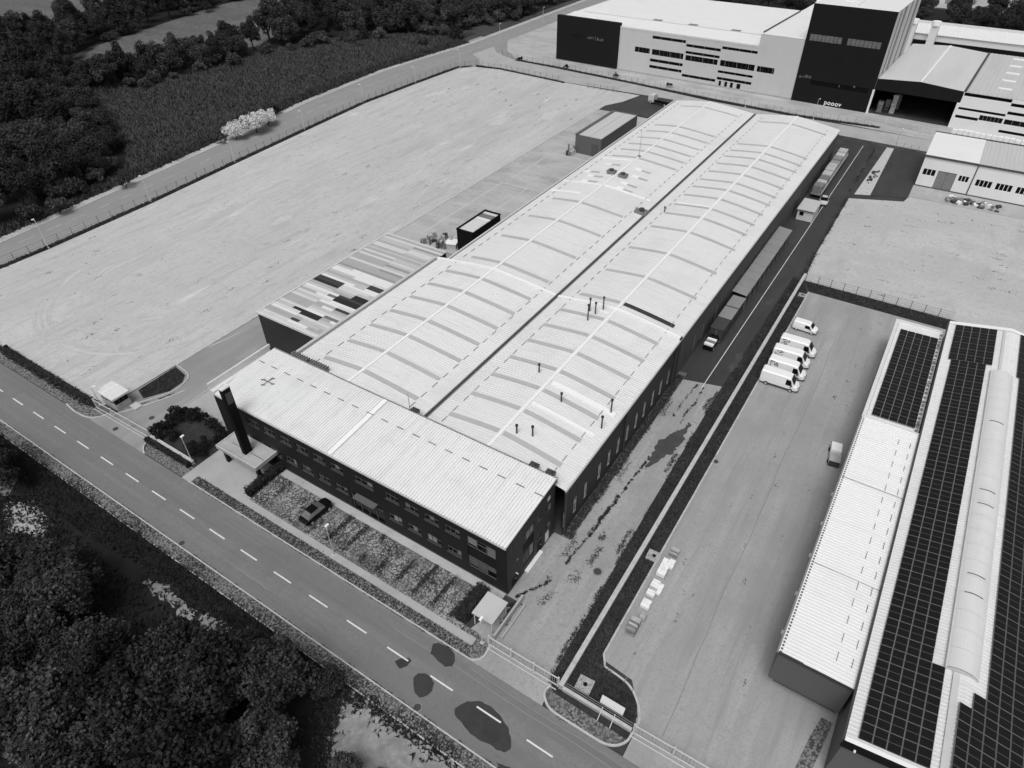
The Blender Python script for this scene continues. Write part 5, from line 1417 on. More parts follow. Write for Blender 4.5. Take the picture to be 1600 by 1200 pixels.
def gate(label, a, b, h=1.7, n=12):
    o_ = (a[0], a[1], 0)
    t = thing('sliding_gate', label, 'gate', o_)
    for z in (.15, h):
        mb = MB(o_); mb.tube((a[0], a[1], z), (b[0], b[1], z), .07, 6); build(mb, 'rail', 'metal_light', t)
    mb = MB(o_); mb.tube((a[0], a[1] - .45, .08), (b[0], b[1] - .45, .08), .06, 5); build(mb, 'track', 'metal_light', t)
    bmh = MB(); bmh.tube((0, 0, .15), (0, 0, h), .022, 5); bmh = bmh.mesh('bar', 'metal_light')
    for i in range(n * 3 + 1):
        f_ = i / (n * 3)
        link('bar', bmh, t, ((b[0] - a[0]) * f_, (b[1] - a[1]) * f_, 0))
    pmh = MB(); pmh.box(-.09, .09, -.09, .09, 0, h + .25); pmh = pmh.mesh('post', 'metal_light')
    for f_ in (0, .33, .66, 1):
        link('post', pmh, t, ((b[0] - a[0]) * f_, (b[1] - a[1]) * f_, 0))
gate('white sliding gate across the drive right of the office', (-23.6, 30.7), (-14.8, 30.75))
gate('white sliding gate beside the guard booth at the left entrance', (-98.4, 30.3), (-84.9, 30.6))
gate('white sliding gate at the bottom of the right-hand yard', (-6.1, 30.7), (6.5, 31.0))
def lamp(name, label, x, y, h, arm=(0, 1.0), mat='metal_light', r=.09):
    t = thing(name, label, 'lamp post', (x, y, 0), 0, 'street lamps')
    mb = MB(); mb.tube((0, 0, 0), (0, 0, h), r, 8, r * .6); build(mb, 'pole', mat, t)
    mb = MB(); mb.tube((0, 0, h - .05), (arm[0], arm[1], h + .1), r * .55, 6); build(mb, 'arm', mat, t)
    mb = MB(); mb.box(arm[0] - .14, arm[0] + .14, arm[1] - .28, arm[1] + .28, h + .02, h + .14); build(mb, 'lamp_head', 'flashing', t)
    mb = MB(); mb.box(-.22, .22, -.22, .22, 0, .12); build(mb, 'base', 'kerb', t)
ordn = ['first', 'second', 'third', 'fourth', 'fifth', 'sixth', 'seventh']
for i, (x, y, h) in enumerate(((-157.3, 55.2, 6.5), (-159.3, 81.8, 6.3), (-161.9, 109.6, 5.4), (-164.6, 138.0, 5.4), (-167, 166.6, 5.6), (-166.4, 193.2, 5.2), (-164.8, 218.0, 6.0))):
    lamp('street_lamp', ordn[i] + ' street lamp from the left along the left road fence', x, y, h, (-.8, 0))
lamp('street_lamp', 'slim street lamp in front of the dark shrub bed', -75.2, 30.7, 5.0, (-.35, .3), 'metal_light', .07)
lamp('street_lamp', 'slim street lamp on the path beside the black car', -46.8, 30.15, 5.2, (-.3, .35), 'metal_light', .07)
lamp('street_lamp', 'short street lamp at the right corner near the white gate', -24.4, 30.5, 4.2, (-.2, .35), 'metal_light', .07)
for i, (x, y, h, lb) in enumerate(((-98.7, 31.0, 3.6, 'short pole with a lamp left of the guard booth'), (-176, 262, 6, 'far street lamp on the left road level with the white factory'), (-177, 300, 6, 'farthest street lamp on the left road near the top edge'), (-36.5, 226.4, 6, 'white lamp post by the far road before the black tower'), (-58, 227.3, 5, 'lamp post by the far road before the slit windows'), (-11.4, 216.5, 4.5, 'white lamp post at the end of the concrete strip'))):
    lamp('street_lamp', lb, x, y, h, (.3, .3), 'metal_light', .08)

# manholes and cover slabs
def disc(label, x, y, r_, mat, z=.012):
    t = thing('manhole_cover', label, 'manhole', (x, y, z))
    mb = MB(); mb.tube((0, 0, -.05), (0, 0, .005), r_, 16); build(mb, 'lid', mat, t)
    mb = MB(); mb.tube((0, 0, -.05), (0, 0, .002), r_ * 1.25, 16); build(mb, 'rim', 'metal_grey', t)
disc('dark manhole lid in the drive beside the long boundary wall', -17.8, 45.7, .48, 'metal_dark')
disc('dark round drain at the road kerb below the two asphalt patches', -26.0, 21.0, .4, 'metal_dark')
disc('dark round drain at the road kerb on the left part of the road', -64.6, 21.0, .38, 'metal_dark')
disc('small round drain in the yard edge beside the grass strip', -12.0, 71.2, .35, 'metal_dark')
disc('drain in the left drive just inside the white gate', -89.0, 33.5, .4, 'metal_dark')
disc('drain on the apron in front of the left gate', -91.5, 29.0, .4, 'metal_dark')
for k, (x, y, s, lb) in enumerate(((-12.5, 32.4, .85, 'square concrete cover with dark hole in the round lawn'), (-12.95, 51.4, .8, 'grey concrete cover beside the stacked pallets'), (-13.1, 122.5, .7, 'pale concrete cover at the far end of the grass strip'))):
    t = thing('concrete_cover', lb, 'cover slab', (x, y, .03), R(4))
    mb = MB(); mb.box(-s, s, -s, s, 0, .12); build(mb, 'slab', 'concrete', t)
    mb = MB(); mb.tube((.05, .05, .12), (.05, .05, .125), .24, 12); build(mb, 'hole', 'black', t)

# small roof over the ramp at the right corner of the office
so = (-25.2, 33.3, 0)
t = thing('ramp_shelter', 'small pale flat roof over the cellar ramp at the right office corner', 'shelter', so)
mb = MB(so); mb.box(-26.6, -23.85, 31.75, 35.0, 2.3, 2.45); build(mb, 'roof', 'roof_grey', t)
for x in (-26.4, -24.05):
    for y in (31.95, 34.8):
        mb = MB(so); mb.tube((x, y, 0), (x, y, 2.3), .07, 6); build(mb, 'post', 'metal_light', t)
mb = MB(so); mb.box(-23.6, -23.35, 31.5, 37.6, 0, .9); build(mb, 'ramp_wall', 'concrete', t)
mb = MB(so); mb.box(-22.9, -22.7, 32.0, 37.0, 0, .35); build(mb, 'kerb_wall', 'concrete', t)

# ================================================================== VEHICLES (built along +x, front at +x)
def loft(st, mb, m=0):
    """st: list of (x, zb, zbelt, ztop, hw, hwt, rnd)"""
    rings = []
    for (x, zb, zk, zt, hw, ht) in st:
        c = min(.16, (zt - zk) * .4 + .02)
        pts = [(-hw * .94, zb), (-hw, zb + .12), (-hw, zk), (-ht, zt - c), (-ht + c, zt), (ht - c, zt), (ht, zt - c), (hw, zk), (hw, zb + .12), (hw * .94, zb)]
        rings.append([mb.p((x, y, z)) for y, z in pts])
    for a, b in zip(rings[:-1], rings[1:]):
        n = len(a)
        for i in range(n):
            j = (i + 1) % n
            mb.f.append([a[i], a[j], b[j], b[i]][::-1]); mb.m.append(m)
    mb.f.append(rings[0]); mb.m.append(m)
    mb.f.append(rings[-1][::-1]); mb.m.append(m)
def wheel_mesh(r_=.34, w=.24):
    mb = MB(); mb.tube((0, -w / 2, 0), (0, w / 2, 0), r_, 16)
    return mb.mesh('wheel', 'rubber')
def rim_mesh(r_=.2, w=.26):
    mb = MB(); mb.tube((0, -w / 2, 0), (0, w / 2, 0), r_, 12)
    return mb.mesh('rim', 'metal_light')
WM, RM = wheel_mesh(), rim_mesh()
def wheels(t, xs, hw, r_=.34):
    for x in xs:
        for s in (-1, 1):
            w = link('wheel', WM, t, (x, s * (hw - .12), r_)); w.scale = (r_ / .34,) * 3
            link('rim', RM, w, (0, 0, 0))
def big_van(label, x, y, rot, group, decal):
    t = thing('delivery_van', label, 'van', (x, y, 0), rot, group)
    mb = MB()
    loft([(-3.05, .45, 1.2, 2.45, .95, .86), (-2.9, .38, 1.2, 2.58, 1.0, .9), (1.0, .36, 1.2, 2.62, 1.0, .9), (1.55, .36, 1.15, 2.5, 1.0, .85), (2.25, .38, 1.1, 1.42, .99, .84), (2.75, .42, .98, 1.12, .95, .8), (3.0, .5, .8, .92, .82, .68)], mb)
    build(mb, 'body', 'vehicle_white', t)
    mb = MB(); mb.poly([(1.63, -.8, 2.38), (1.63, .8, 2.38), (2.24, .86, 1.47), (2.24, -.86, 1.47)][::-1]); ob = build(mb, 'windscreen', 'glass_dark', t); ob.location = (.03, 0, .03)
    for s in (-1, 1):
        mb = MB(); q = [(.95, s * 1.0, 1.25), (2.05, s * 1.005, 1.2), (1.62, s * .9, 2.2), (.95, s * .93, 2.2)]; mb.poly(q if s < 0 else q[::-1]); ob = build(mb, 'side_window', 'glass_dark', t); ob.location = (0, s * .03, 0)
        mb = MB(); mb.box(1.75, 1.95, s * 1.02, s * 1.27, 1.2, 1.55); build(mb, 'mirror', 'plastic_grey', t)
        mb = MB(); mb.box(2.72, 2.94, s * .45 - .22 + s * .15, s * .45 + .22 + s * .15, .8, 1.03); build(mb, 'headlight', 'glass_mid', t)
        mb = MB(); mb.box(-2.3, 2.2, s * 1.0, s * 1.03, .42, .58); build(mb, 'side_trim', 'plastic_grey', t)
    mb = MB(); mb.box(2.7, 3.08, -.85, .85, .32, .62); build(mb, 'bumper', 'plastic_grey', t)
    mb = MB(); mb.box(-3.12, -3.02, -.8, .8, .4, .6); build(mb, 'rear_bumper', 'plastic_grey', t)
    if decal:
        mb = MB(); rr = random.Random(len(label))
        for i in range(26):
            a, c = rr.uniform(-2.75, -1.6), rr.uniform(1.25, 2.35)
            k = 1.0 - max(0, c - 1.2) * .075
            mb.poly([(a, -k - .012, c), (a + rr.uniform(.1, .35), -k - .012, c), (a + rr.uniform(.1, .35), -k + .0, c + rr.uniform(.06, .2)), (a, -k + .0, c + rr.uniform(.06, .2))])
        for i in range(9):
            a = -1.5 + i * .26
            mb.poly([(a, -1.012, 1.0), (a + rr.uniform(.1, .22), -1.012, 1.0), (a + .18, -1.012, 1.13), (a, -1.012, 1.13)])
        build(mb, 'side_graphic', 'metal_grey', t)
    wheels(t, (-1.95, 1.9), 1.0, .36)
for i, (y, lb, dc) in enumerate(((93.1, 'large white van nearest the camera, plain sides, end of the van row', False), (96.6, 'large white van second from the near end of the row', True), (100.1, 'large white van third from the near end of the row', True), (103.7, 'large white van at the far end of the row of four', True))):
    big_van(lb, -9.25 + (0, .12, -.1, .06)[i], y, R((1.5, .4, 2.2, .9)[i]), 'white vans parked by the grass strip', dc)
t = thing('compact_van', 'small white van parked alone beyond the row of large vans', 'van', (-9.7, 110.9, 0), R(-2), 'white vans parked by the grass strip')
mb = MB(); loft([(-2.1, .4, 1.0, 1.68, .82, .72), (-1.95, .35, 1.0, 1.82, .88, .76), (.3, .34, 1.0, 1.85, .89, .77), (.75, .34, 1.0, 1.74, .89, .74), (1.3, .36, .95, 1.15, .88, .74), (1.85, .4, .8, .98, .84, .7), (2.1, .46, .68, .8, .72, .58)], mb); build(mb, 'body', 'vehicle_white', t)
mb = MB(); mb.poly([(.8, -.68, 1.66), (.8, .68, 1.66), (1.3, .76, 1.17), (1.3, -.76, 1.17)][::-1]); ob = build(mb, 'windscreen', 'glass_dark', t); ob.location = (.03, 0, .03)
for s in (-1, 1):
    mb = MB(); q = [(.0, s * .89, 1.03), (1.05, s * .89, 1.0), (.72, s * .78, 1.55), (.0, s * .8, 1.58)]; mb.poly(q if s < 0 else q[::-1]); ob = build(mb, 'side_window', 'glass_dark', t); ob.location = (0, s * .03, 0)
    mb = MB(); mb.box(1.86, 2.06, s * .58 - .17, s * .58 + .17, .7, .86); build(mb, 'headlight', 'glass_mid', t)
    mb = MB(); mb.box(.95, 1.1, s * .92, s * 1.1, 1.0, 1.2); build(mb, 'mirror', 'plastic_grey', t)
mb = MB(); mb.box(-2.15, -2.06, -.6, .6, .95, 1.55); build(mb, 'rear_window', 'glass_dark', t)
mb = MB(); mb.box(1.85, 2.16, -.7, .7, .3, .5); build(mb, 'bumper', 'plastic_grey', t)
wheels(t, (-1.35, 1.35), .89, .31)
def car(name, label, x, y, rot, mat, glass='glass_dark'):
    t = thing(name, label, 'car', (x, y, 0), rot)
    mb = MB(); loft([(-2.15, .45, .7, .85, .7, .6), (-2.0, .36, .85, .98, .84, .74), (-1.3, .34, .9, 1.05, .88, .78), (1.0, .34, .9, 1.02, .88, .78), (1.8, .38, .8, .92, .84, .74), (2.15, .46, .62, .76, .68, .58)], mb); build(mb, 'body', mat, t)
    mb = MB(); loft([(-1.75, .95, .96, 1.02, .78, .72), (-1.1, .98, 1.0, 1.44, .8, .6), (.15, .98, 1.0, 1.5, .8, .6), (1.0, .96, .98, 1.04, .78, .7)], mb); cb = build(mb, 'cabin', glass, t)
    mb = MB(); mb.box(-1.05, .1, -.56, .56, 1.47, 1.53); build(mb, 'roof', mat, cb)
    for s in (-1, 1):
        mb = MB(); mb.box(1.95, 2.12, s * .55 - .17, s * .55 + .17, .64, .78); build(mb, 'headlight', 'glass_mid', t)
        mb = MB(); mb.box(-2.13, -2.05, s * .58 - .15, s * .58 + .15, .66, .82); build(mb, 'tail_light', 'plastic_grey', t)
        mb = MB(); mb.box(.75, .9, s * .88, s * 1.06, .95, 1.1); build(mb, 'mirror', mat, t)
    wheels(t, (-1.35, 1.35), .88, .32)
    return t
c_ = car('parked_car', 'black car parked on the paver car park in front of the office', -53.3, 33.6, R(86), 'vehicle_dark', 'glass_mid')
c_.scale = (1.06, 1.06, 1.15)
car('parked_car', 'pale car standing on the white line beside the loaded trailer', -19.6, 167.0, R(-80), 'metal_light')
# pickup by the awnings
t = thing('pickup_truck', 'small dark pickup with pale striped load near the awnings', 'pickup', (-22.3, 97.6, 0), R(90))
mb = MB(); mb.box(-2.0, .3, -.85, .85, .5, 1.15); build(mb, 'load_bed', 'vehicle_dark', t)
mb = MB(); loft([(.3, .4, 1.0, 1.75, .85, .72), (1.0, .4, 1.0, 1.75, .85, .7), (1.5, .42, .9, 1.1, .84, .7), (2.0, .45, .7, .85, .75, .6)], mb); build(mb, 'cab', 'vehicle_dark', t)
for k in range(3):
    mb = MB(); mb.box(-1.95 + k * .75, -1.3 + k * .75, -.8, .8, 1.15, 1.45); build(mb, 'load', 'flashing' if k != 1 else 'metal_grey', t)
wheels(t, (-1.3, 1.3), .85, .33)
# truck at the back left corner
t = thing('flatbed_truck', 'dark flatbed truck on the dark apron behind the warehouse corner', 'truck', (-82.5, 215.5, 0), R(-8))
mb = MB(); mb.box(-1.5, 5.5, -1.2, 1.2, .9, 1.15); build(mb, 'flatbed', 'vehicle_dark', t)
mb = MB(); loft([(-3.8, .6, 1.4, 2.5, 1.1, 1.0), (-3.3, .5, 1.5, 2.8, 1.15, 1.05), (-1.7, .5, 1.5, 2.8, 1.15, 1.05)], mb); build(mb, 'cab', 'metal_light', t)
mb = MB(); mb.box(-3.86, -3.7, -.95, .95, 1.6, 2.3); build(mb, 'windscreen', 'glass_dark', t)
mb = MB(); mb.box(5.4, 5.55, -1.2, 1.2, 1.15, 2.1); mb.box(-1.5, 5.5, -1.22, -1.14, 1.15, 1.6); build(mb, 'side_board', 'vehicle_dark', t)
wheels(t, (-2.8, 2.5, 4.2), 1.2, .48)
# long loaded trailer on the side road
so = (-22.0, 183, 0)
t = thing('loaded_trailer', 'long trailer piled with pale bundles beside the warehouse wall', 'trailer', so)
mb = MB(so); mb.box(-23.2, -20.8, 168.5, 197.5, .9, 1.2); build(mb, 'bed', 'metal_grey', t)
mb = MB(so); mb.box(-20.9, -20.75, 168.5, 197.5, 1.2, 1.9); build(mb, 'side_board', 'crate', t)
y = 168.8; k = 0
while y < 196.5:
    L = rng.uniform(1.6, 3.2); h = rng.uniform(2.6, 3.3)
    mb = MB(so); mb.box(-23.1, -21.0, y, min(y + L - .2, 197.3), 1.2, h); build(mb, 'bundle', rng.choice(('crate', 'crate_pale', 'roof_grey', 'wood')), t); y += L
for y in (171, 173, 192, 194):
    for x in (-23.0, -21.0):
        w = link('wheel', WM, t, (x - so[0], y - so[1], .45), R(90)); w.scale = (1.3,) * 3
so = (-21, 157, 0)
t = thing('site_cabin', 'small pale cabin with one dark window at the near end of the trailer', 'cabin', so)
mb = MB(so); mb.box(-22.9, -19.4, 154.6, 160.6, .15, 2.7); build(mb, 'wall', 'wall_pale', t)
mb = MB(so); mb.box(-23.1, -19.2, 154.2, 160.8, 2.7, 2.9); build(mb, 'roof', 'roof_grey', t)
mb = MB(so); mb.box(-22.4, -21.5, 154.54, 154.6, 1.3, 2.2); w = build(mb, 'window', 'glass_dark', t)
mb = MB(so); mb.box(-22.45, -21.45, 154.5, 154.54, 1.24, 1.32); build(mb, 'sill', 'frame_white', w)
mb = MB(so); mb.box(-22.6, -19.5, 154.52, 154.6, 2.4, 2.62); build(mb, 'fascia', 'metal_dark', t)
# awnings and stores along the east wall
so = (-22.3, 126, 0)
t = thing('wall_awning', 'long narrow grey lean-to roof along the warehouse side wall', 'awning', so)
for k in range(10):
    y0 = 111.6 + k * 3.1
    mb = MB(so); mb.poly([(-23.9, y0, 3.25), (-21.1, y0, 3.0), (-21.1, y0 + 3.05, 3.0), (-23.9, y0 + 3.05, 3.25)]); mb.poly([(-21.1, y0, 3.0), (-21.1, y0, 2.86), (-21.1, y0 + 3.05, 2.86), (-21.1, y0 + 3.05, 3.0)][::-1]); build(mb, 'roof_sheet', 'awning', t)
    mb = MB(so); mb.tube((-21.2, y0 + .2, 0), (-21.2, y0 + .2, 2.9), .06, 6); build(mb, 'post', 'metal_grey', t)
mb = MB(so); mb.box(-23.7, -21.6, 112, 142, .1, 1.4); build(mb, 'stored_goods', 'metal_dark', t)
for (y0, y1, mt, lb) in ((107.2, 110.9, 'awning', 'first short grey container roof beyond the row before the long lean-to'), (102.9, 106.6, 'awning', 'second short grey container roof beside the warehouse wall'), (98.9, 102.6, 'metal_dark', 'black container next to the small pickup by the wall')):
    so = (-22, y0, 0)
    t = thing('storage_container', lb, 'container', so)
    mb = MB(so); mb.box(-23.3, -21.1, y0, y1, .1, 2.75); build(mb, 'body', 'metal_dark', t)
    mb = MB(so); mb.box(-23.4, -21.0, y0 - .1, y1 + .1, 2.75, 2.88); build(mb, 'roof', mt, t)
    mb = MB(so); mb.box(-22.25, -22.15, y0 - .06, y0, .2, 2.6); build(mb, 'door_seam', 'metal_grey', t)
# hand cart by the long shed
t = thing('garden_cart', 'small cart with a pale lid and grey box against the long shed', 'cart', (2.0, 81, 0), R(8))
mb = MB(); mb.box(-.75, .75, -2.1, .0, .5, 1.0); build(mb, 'box', 'crate', t)
mb = MB(); mb.box(-.7, .7, .05, 1.9, .5, 1.3); build(mb, 'lid_box', 'flashing', t)
mb = MB(); mb.box(-.72, .72, -2.15, -2.05, .2, 1.05); build(mb, 'tailboard', 'metal_dark', t)
for y in (-1.4, 1.2):
    for s in (-1, 1):
        w = link('wheel', WM, t, (s * .75, y, .3), R(90)); w.scale = (.85,) * 3

# ------------------------------------------------------------------ stacked goods by the grass strip
def pallet_stack(label, x, y, w, d, h, rows, mat, top='crate'):
    t = thing('pallet_stack', label, 'pallets', (x, y, 0), R(1))
    mb = MB()
    for k in range(3): mb.box(-w / 2 + k * (w - .12) / 2, -w / 2 + k * (w - .12) / 2 + .12, -d / 2, d / 2, 0, .1)
    build(mb, 'pallet_base', 'wood', t)
    n = max(1, int(h / .4))
    for i in range(rows):
        y0 = -d / 2 + d * i / rows; y1 = y0 + d / rows - .05
        for k in range(n):
            mb = MB(); mb.box(-w / 2 + rng.uniform(0, .06), w / 2 - rng.uniform(0, .06), y0, y1, .1 + k * h / n, .1 + (k + 1) * h / n - .03); build(mb, 'block', mat if rng.random() < .8 else top, t)
pallet_stack('tall stack of slatted pallets at the near end of the stacked goods', -10.95, 41.0, 1.1, 1.8, 1.25, 6, 'wood', 'crate')
pallet_stack('low slatted pallet beside the tall pallet stack', -10.55, 42.9, .7, .9, .5, 4, 'crate', 'wood')
pallet_stack('two small white blocks between the pallets and the white slabs', -10.95, 44.6, 1.1, 1.2, .45, 2, 'crate_pale', 'crate_pale')
pallet_stack('middle pile of speckled white blocks', -11.05, 47.0, 1.0, 2.4, .5, 6, 'crate_pale', 'crate')
pallet_stack('two white lids right of the middle white pile', -10.35, 47.3, .55, 1.6, .35, 2, 'crate_pale', 'crate_pale')
pallet_stack('long pile of bright white slabs at the kerb', -11.1, 50.3, 1.1, 2.6, .6, 3, 'crate_pale', 'crate_pale')
pallet_stack('white slab pile jutting out beyond the long white pile', -10.6, 51.3, .8, 1.3, .45, 2, 'crate_pale', 'crate_pale')
pallet_stack('grey mesh pallet at the far end of the stacked goods', -10.95, 53.2, 1.1, 1.3, .3, 5, 'crate', 'metal_grey')
# junk yards
def junk(label, cx, cy, sx, sy, n, big, mats, hm=1.2):
    t = thing('scrap_heap', label, 'scrap heap', (cx, cy, 0))
    rr = random.Random(int(cx * 7 + cy))
    for i in range(n):
        x, y = rr.uniform(-sx, sx), rr.uniform(-sy, sy)
        mb = MB(); s = rr.uniform(.3, 1) * big
        mb.box(-s, s, -s * rr.uniform(.3, 1), s * rr.uniform(.3, 1), 0, rr.uniform(.3, 1) * hm)
        o = build(mb, 'scrap_piece', rr.choice(mats), t); o.location = (x, y, 0); o.rotation_euler = (0, 0, rr.uniform(0, 3))
junk('heap of mixed scrap between the striped annex and the black shed', -86.2, 102.5, 3.2, 2.4, 34, .6, ('rubble', 'metal_grey', 'crate', 'metal_dark'), 1.6)
junk('heap of rubble and planks before the white workshop', 10.5, 184.6, 5.5, 1.6, 46, .7, ('rubble', 'crate_pale', 'metal_grey', 'wood', 'metal_dark'), .7)
junk('crates and pallets at the near corner of the grey shed', -86.6, 163.0, 1.2, 1.4, 10, .6, ('metal_grey', 'crate', 'metal_dark'), 2.2)
junk('dark bits on the white concrete strip by the dark lot', -12.6, 189, .7, 5.0, 14, .45, ('metal_dark', 'metal_grey', 'rubble'), .8)
junk('scattered goods in the far pale lot at the top right corner', 16, 436, 14, 9, 40, 1.6, ('metal_dark', 'crate_pale', 'metal_grey', 'rubble'), 2.2)
junk('scattered goods behind the open hall next to the white hall', -18, 327, 3, 1.5, 14, .9, ('metal_dark', 'crate', 'metal_grey'), 1.8)
junk('pile of pale boards at the far corner behind the dark apron', -74.5, 213, 3.0, 2.6, 14, .9, ('crate_pale', 'crate', 'roof_grey'), .7)
t = thing('pallet_box', 'pale box with a sheet lid among the scrap by the black shed', 'box', (-82.3, 102.4, 0), R(20))
mb = MB(); mb.box(-1.2, 1.2, -1.2, 1.2, 0, 1.2); build(mb, 'body', 'crate', t)
mb = MB(); mb.box(-1.3, 1.3, -1.3, 1.3, 1.2, 1.3); build(mb, 'lid', 'crate_pale', t)

# ================================================================== HEDGES, SHRUBS, TREES
def leafy_box(name, label, x0, x1, y0, y1, z0, z1, n, size, mat='leaf_hedge', cat='hedge'):
    C = nrg.uniform((x0, y0, z0), (x1, y1, z1), (n, 3))
    side = nrg.integers(0, 5, n)
    C[side == 0, 2] = z1 + nrg.normal(0, .06, (side == 0).sum()); C[side == 1, 0] = x0 + nrg.normal(0, .05, (side == 1).sum()); C[side == 2, 0] = x1 + nrg.normal(0, .05, (side == 2).sum()); C[side == 3, 1] = y0 + nrg.normal(0, .05, (side == 3).sum())
    C += nrg.normal(0, .07, (n, 3)); C[:, 2] = np.maximum(C[:, 2], .05)
    o_ = np.array(((x0 + x1) / 2, (y0 + y1) / 2, 0))
    V, F = leaf_cloud(C - o_, .5, nrg.uniform(.6, 1.2, n) * size)
    t = thing(name, label, cat, tuple(o_))
    link('foliage', np_mesh('foliage', V, F, mat), t)
    mb = MB(); mb.box(x0 - o_[0] + .15, x1 - o_[0] - .15, y0 - o_[1] + .1, y1 - o_[1] - .1, 0, z1 - .15); build(mb, 'stems', 'bark', t)
leafy_box('clipped_hedge', 'dark hedge between the entrance court and the paver car park', -64.0, -63.05, 31.0, 37.0, 0, 1.3, 2600, .22)
leafy_box('clipped_hedge', 'dark hedge at the right end of the paver car park', -28.7, -27.35, 31.4, 36.2, 0, 1.2, 2600, .22)
leafy_box('clipped_hedge', 'narrow dark hedge in front of the low wall by the shrub bed', -84.9, -75.2, 29.75, 30.4, 0, .7, 2600, .18)
leafy_box('clipped_hedge', 'dark ragged hedge along the front fence of the gravel yard', -127, -99.2, 30.55, 31.1, 0, .6, 2600, .22, 'leaf_mid')
ground_sheet('planting_bed', [(-85.2, 31.0), (-86.6, 36.4), (-83.8, 38.0), (-75.6, 37.3), (-74.35, 36), (-74.35, 31.0)], .066, 'grass_base')
def tree_meshes(kind, rx, rz, hc, n, leaf, seed, mat, trunk_r, clumps):
    r_ = np.random.default_rng(seed)
    cc, cr = [], []
    for i in range(clumps):
        d = r_.normal(size=3); d /= np.linalg.norm(d)
        if d[2] < -.35: d[2] *= -.6
        f_ = r_.uniform(.45, .92)
        cc.append(d * np.array((rx, rx * r_.uniform(.85, 1.1), rz)) * f_); cr.append(r_.uniform(.2, .36) * rx)
    cc = np.array(cc); cr = np.array(cr)
    w = cr ** 2; k = r_.choice(clumps, n, p=w / w.sum())
    D = r_.normal(size=(n, 3)); D /= np.linalg.norm(D, axis=1)[:, None]
    C = cc[k] + D * (cr[k] * r_.uniform(.62, 1.08, n))[:, None]
    C[:, 2] += hc
    keep = C[:, 2] > .3; C = C[keep]; D = D[keep]
    V, F = leaf_cloud(C, .5, r_.uniform(.6, 1.35, len(C)) * leaf, D, .4, r_)
    crown = np_mesh('crown', V, F, mat)
    mb = MB()
    mb.tube((0, 0, -.1), (.08, .05, hc * .55), trunk_r, 7, trunk_r * .75); mb.tube((.08, .05, hc * .55), (.0, .1, hc + rz * .35), trunk_r * .75, 6, trunk_r * .25)
    for i in range(6):
        a = i * 1.05 + r_.uniform(0, .5); z = hc * r_.uniform(.4, .75)
        mb.tube((.05, .03, z), (math.cos(a) * rx * .6, math.sin(a) * rx * .6, z + rz * r_.uniform(.35, .75)), trunk_r * .5, 5, trunk_r * .15)
    return crown, mb.mesh('trunk', 'bark')
def place_tree(name, label, cat, group, mesh, x, y, s, rz, parts=True, sz=None):
    t = thing(name, label, cat, (x, y, 0), rz, group)
    t.scale = (s, s, sz or s)
    link('crown', mesh[0], t)
    link('trunk', mesh[1], t)
    return t
NEAR = [tree_meshes('n', 3.1, 3.0, 4.2, 7500, .27, 100 + i, 'leaf_mid' if i % 2 else 'leaf_dark', .2, 30 + 5 * i) for i in range(5)]
FAR = [tree_meshes('f', 4.7 - .3 * i, 4.4 + .4 * i, 3.4 + .35 * i, 6500, .36, 200 + i, 'leaf_far' if i % 2 else 'leaf_far_dark', .3, 26 + 4 * i) for i in range(5)]
SHR = [tree_meshes('s', 1.1, .9, .85, 900, .17, 300 + i, 'leaf_shrub', .05, 12) for i in range(3)]
BUSH = [tree_meshes('b', 2.3, 1.7, 1.7, 1600, .32, 350 + i, 'leaf_mid', .1, 16) for i in range(3)]
def in_view(x, y, pad=.01):
    ok = False
    for z in (1.0, 6.0, 11.0):
        d = Vector((x, y, z)) - Vector((0, 0, 70))
        c = d.dot(_F)
        if c > 0:
            u, v = 1044.02 * d.dot(_X2) / c / 1600, 1044.02 * d.dot(_U2) / c / 1200
            ok = ok or (abs(u) < .5 + pad and abs(v) < .5 + pad)
    return ok
def wood(poly, dist, tries, meshes, smin, smax, name, label, group, seed, avoid=()):
    rr = random.Random(seed)
    for (x, y) in poisson(poly, dist, tries, rr):
        if any(in_poly(x, y, a) for a in avoid) or not in_view(x, y): continue
        s = rr.uniform(smin, smax)
        place_tree(name, label, 'tree', group, rr.choice(meshes), x, y, s, rr.uniform(0, 6.28), sz=s * rr.uniform(.85, 1.2))
NW = [(-92, 0.0), (-83, 2.0), (-75.0, 7.6), (-68, 10.6), (-61, 8.6), (-54, 7.4), (-50, 8.4), (-46.5, 12.6), (-42, 15.0), (-37.5, 15.2), (-36.0, 12), (-32.5, 7.5), (-28, 3), (-44, -16), (-70, -20), (-104, -4), (-96, 4)]
wood(NW, 4.1, 5000, NEAR, .95, 1.5, 'broadleaf_tree', 'dark broadleaf tree in the dense wood filling the lower left corner', 'wood in the lower left corner', 5)
for (x, y, s) in ((-93.0, 14.2, 1.05), (-97.5, 14.6, .95), (-98.5, 12.2, 1.1), (-101, 13, 1.1)):
    place_tree('broadleaf_tree', 'dark tree at the left edge just below the front road', 'tree', 'trees at the left edge below the road', NEAR[0 if s > 1 else 2], x, y, s, x)
for k, (x, y, s) in enumerate(((-40.5, 16.0, .75), (-37.6, 14.9, .85), (-43.6, 15.4, .7))):
    place_tree('broadleaf_tree', ['small tree close to the paved verge, left of the overhanging tree', 'tree between the overhanging tree and the sand clearing', 'small tree at the right end of the sand track'][k], 'tree', None, NEAR[k + 1], x, y, s, k * 2.0)
place_tree('broadleaf_tree', 'small tree overhanging the paved verge of the front road', 'tree', None, NEAR[1], -34.6, 17.4, .55, 1.0)
place_tree('bush', 'dark bush at the bottom edge beside the sand', 'bush', None, NEAR[3], -27.2, 12.0, .55, 2.0)
place_tree('bush', 'small dark bush in the sand at the bottom edge', 'bush', None, BUSH[1], -24.6, 13.4, .55, .5)
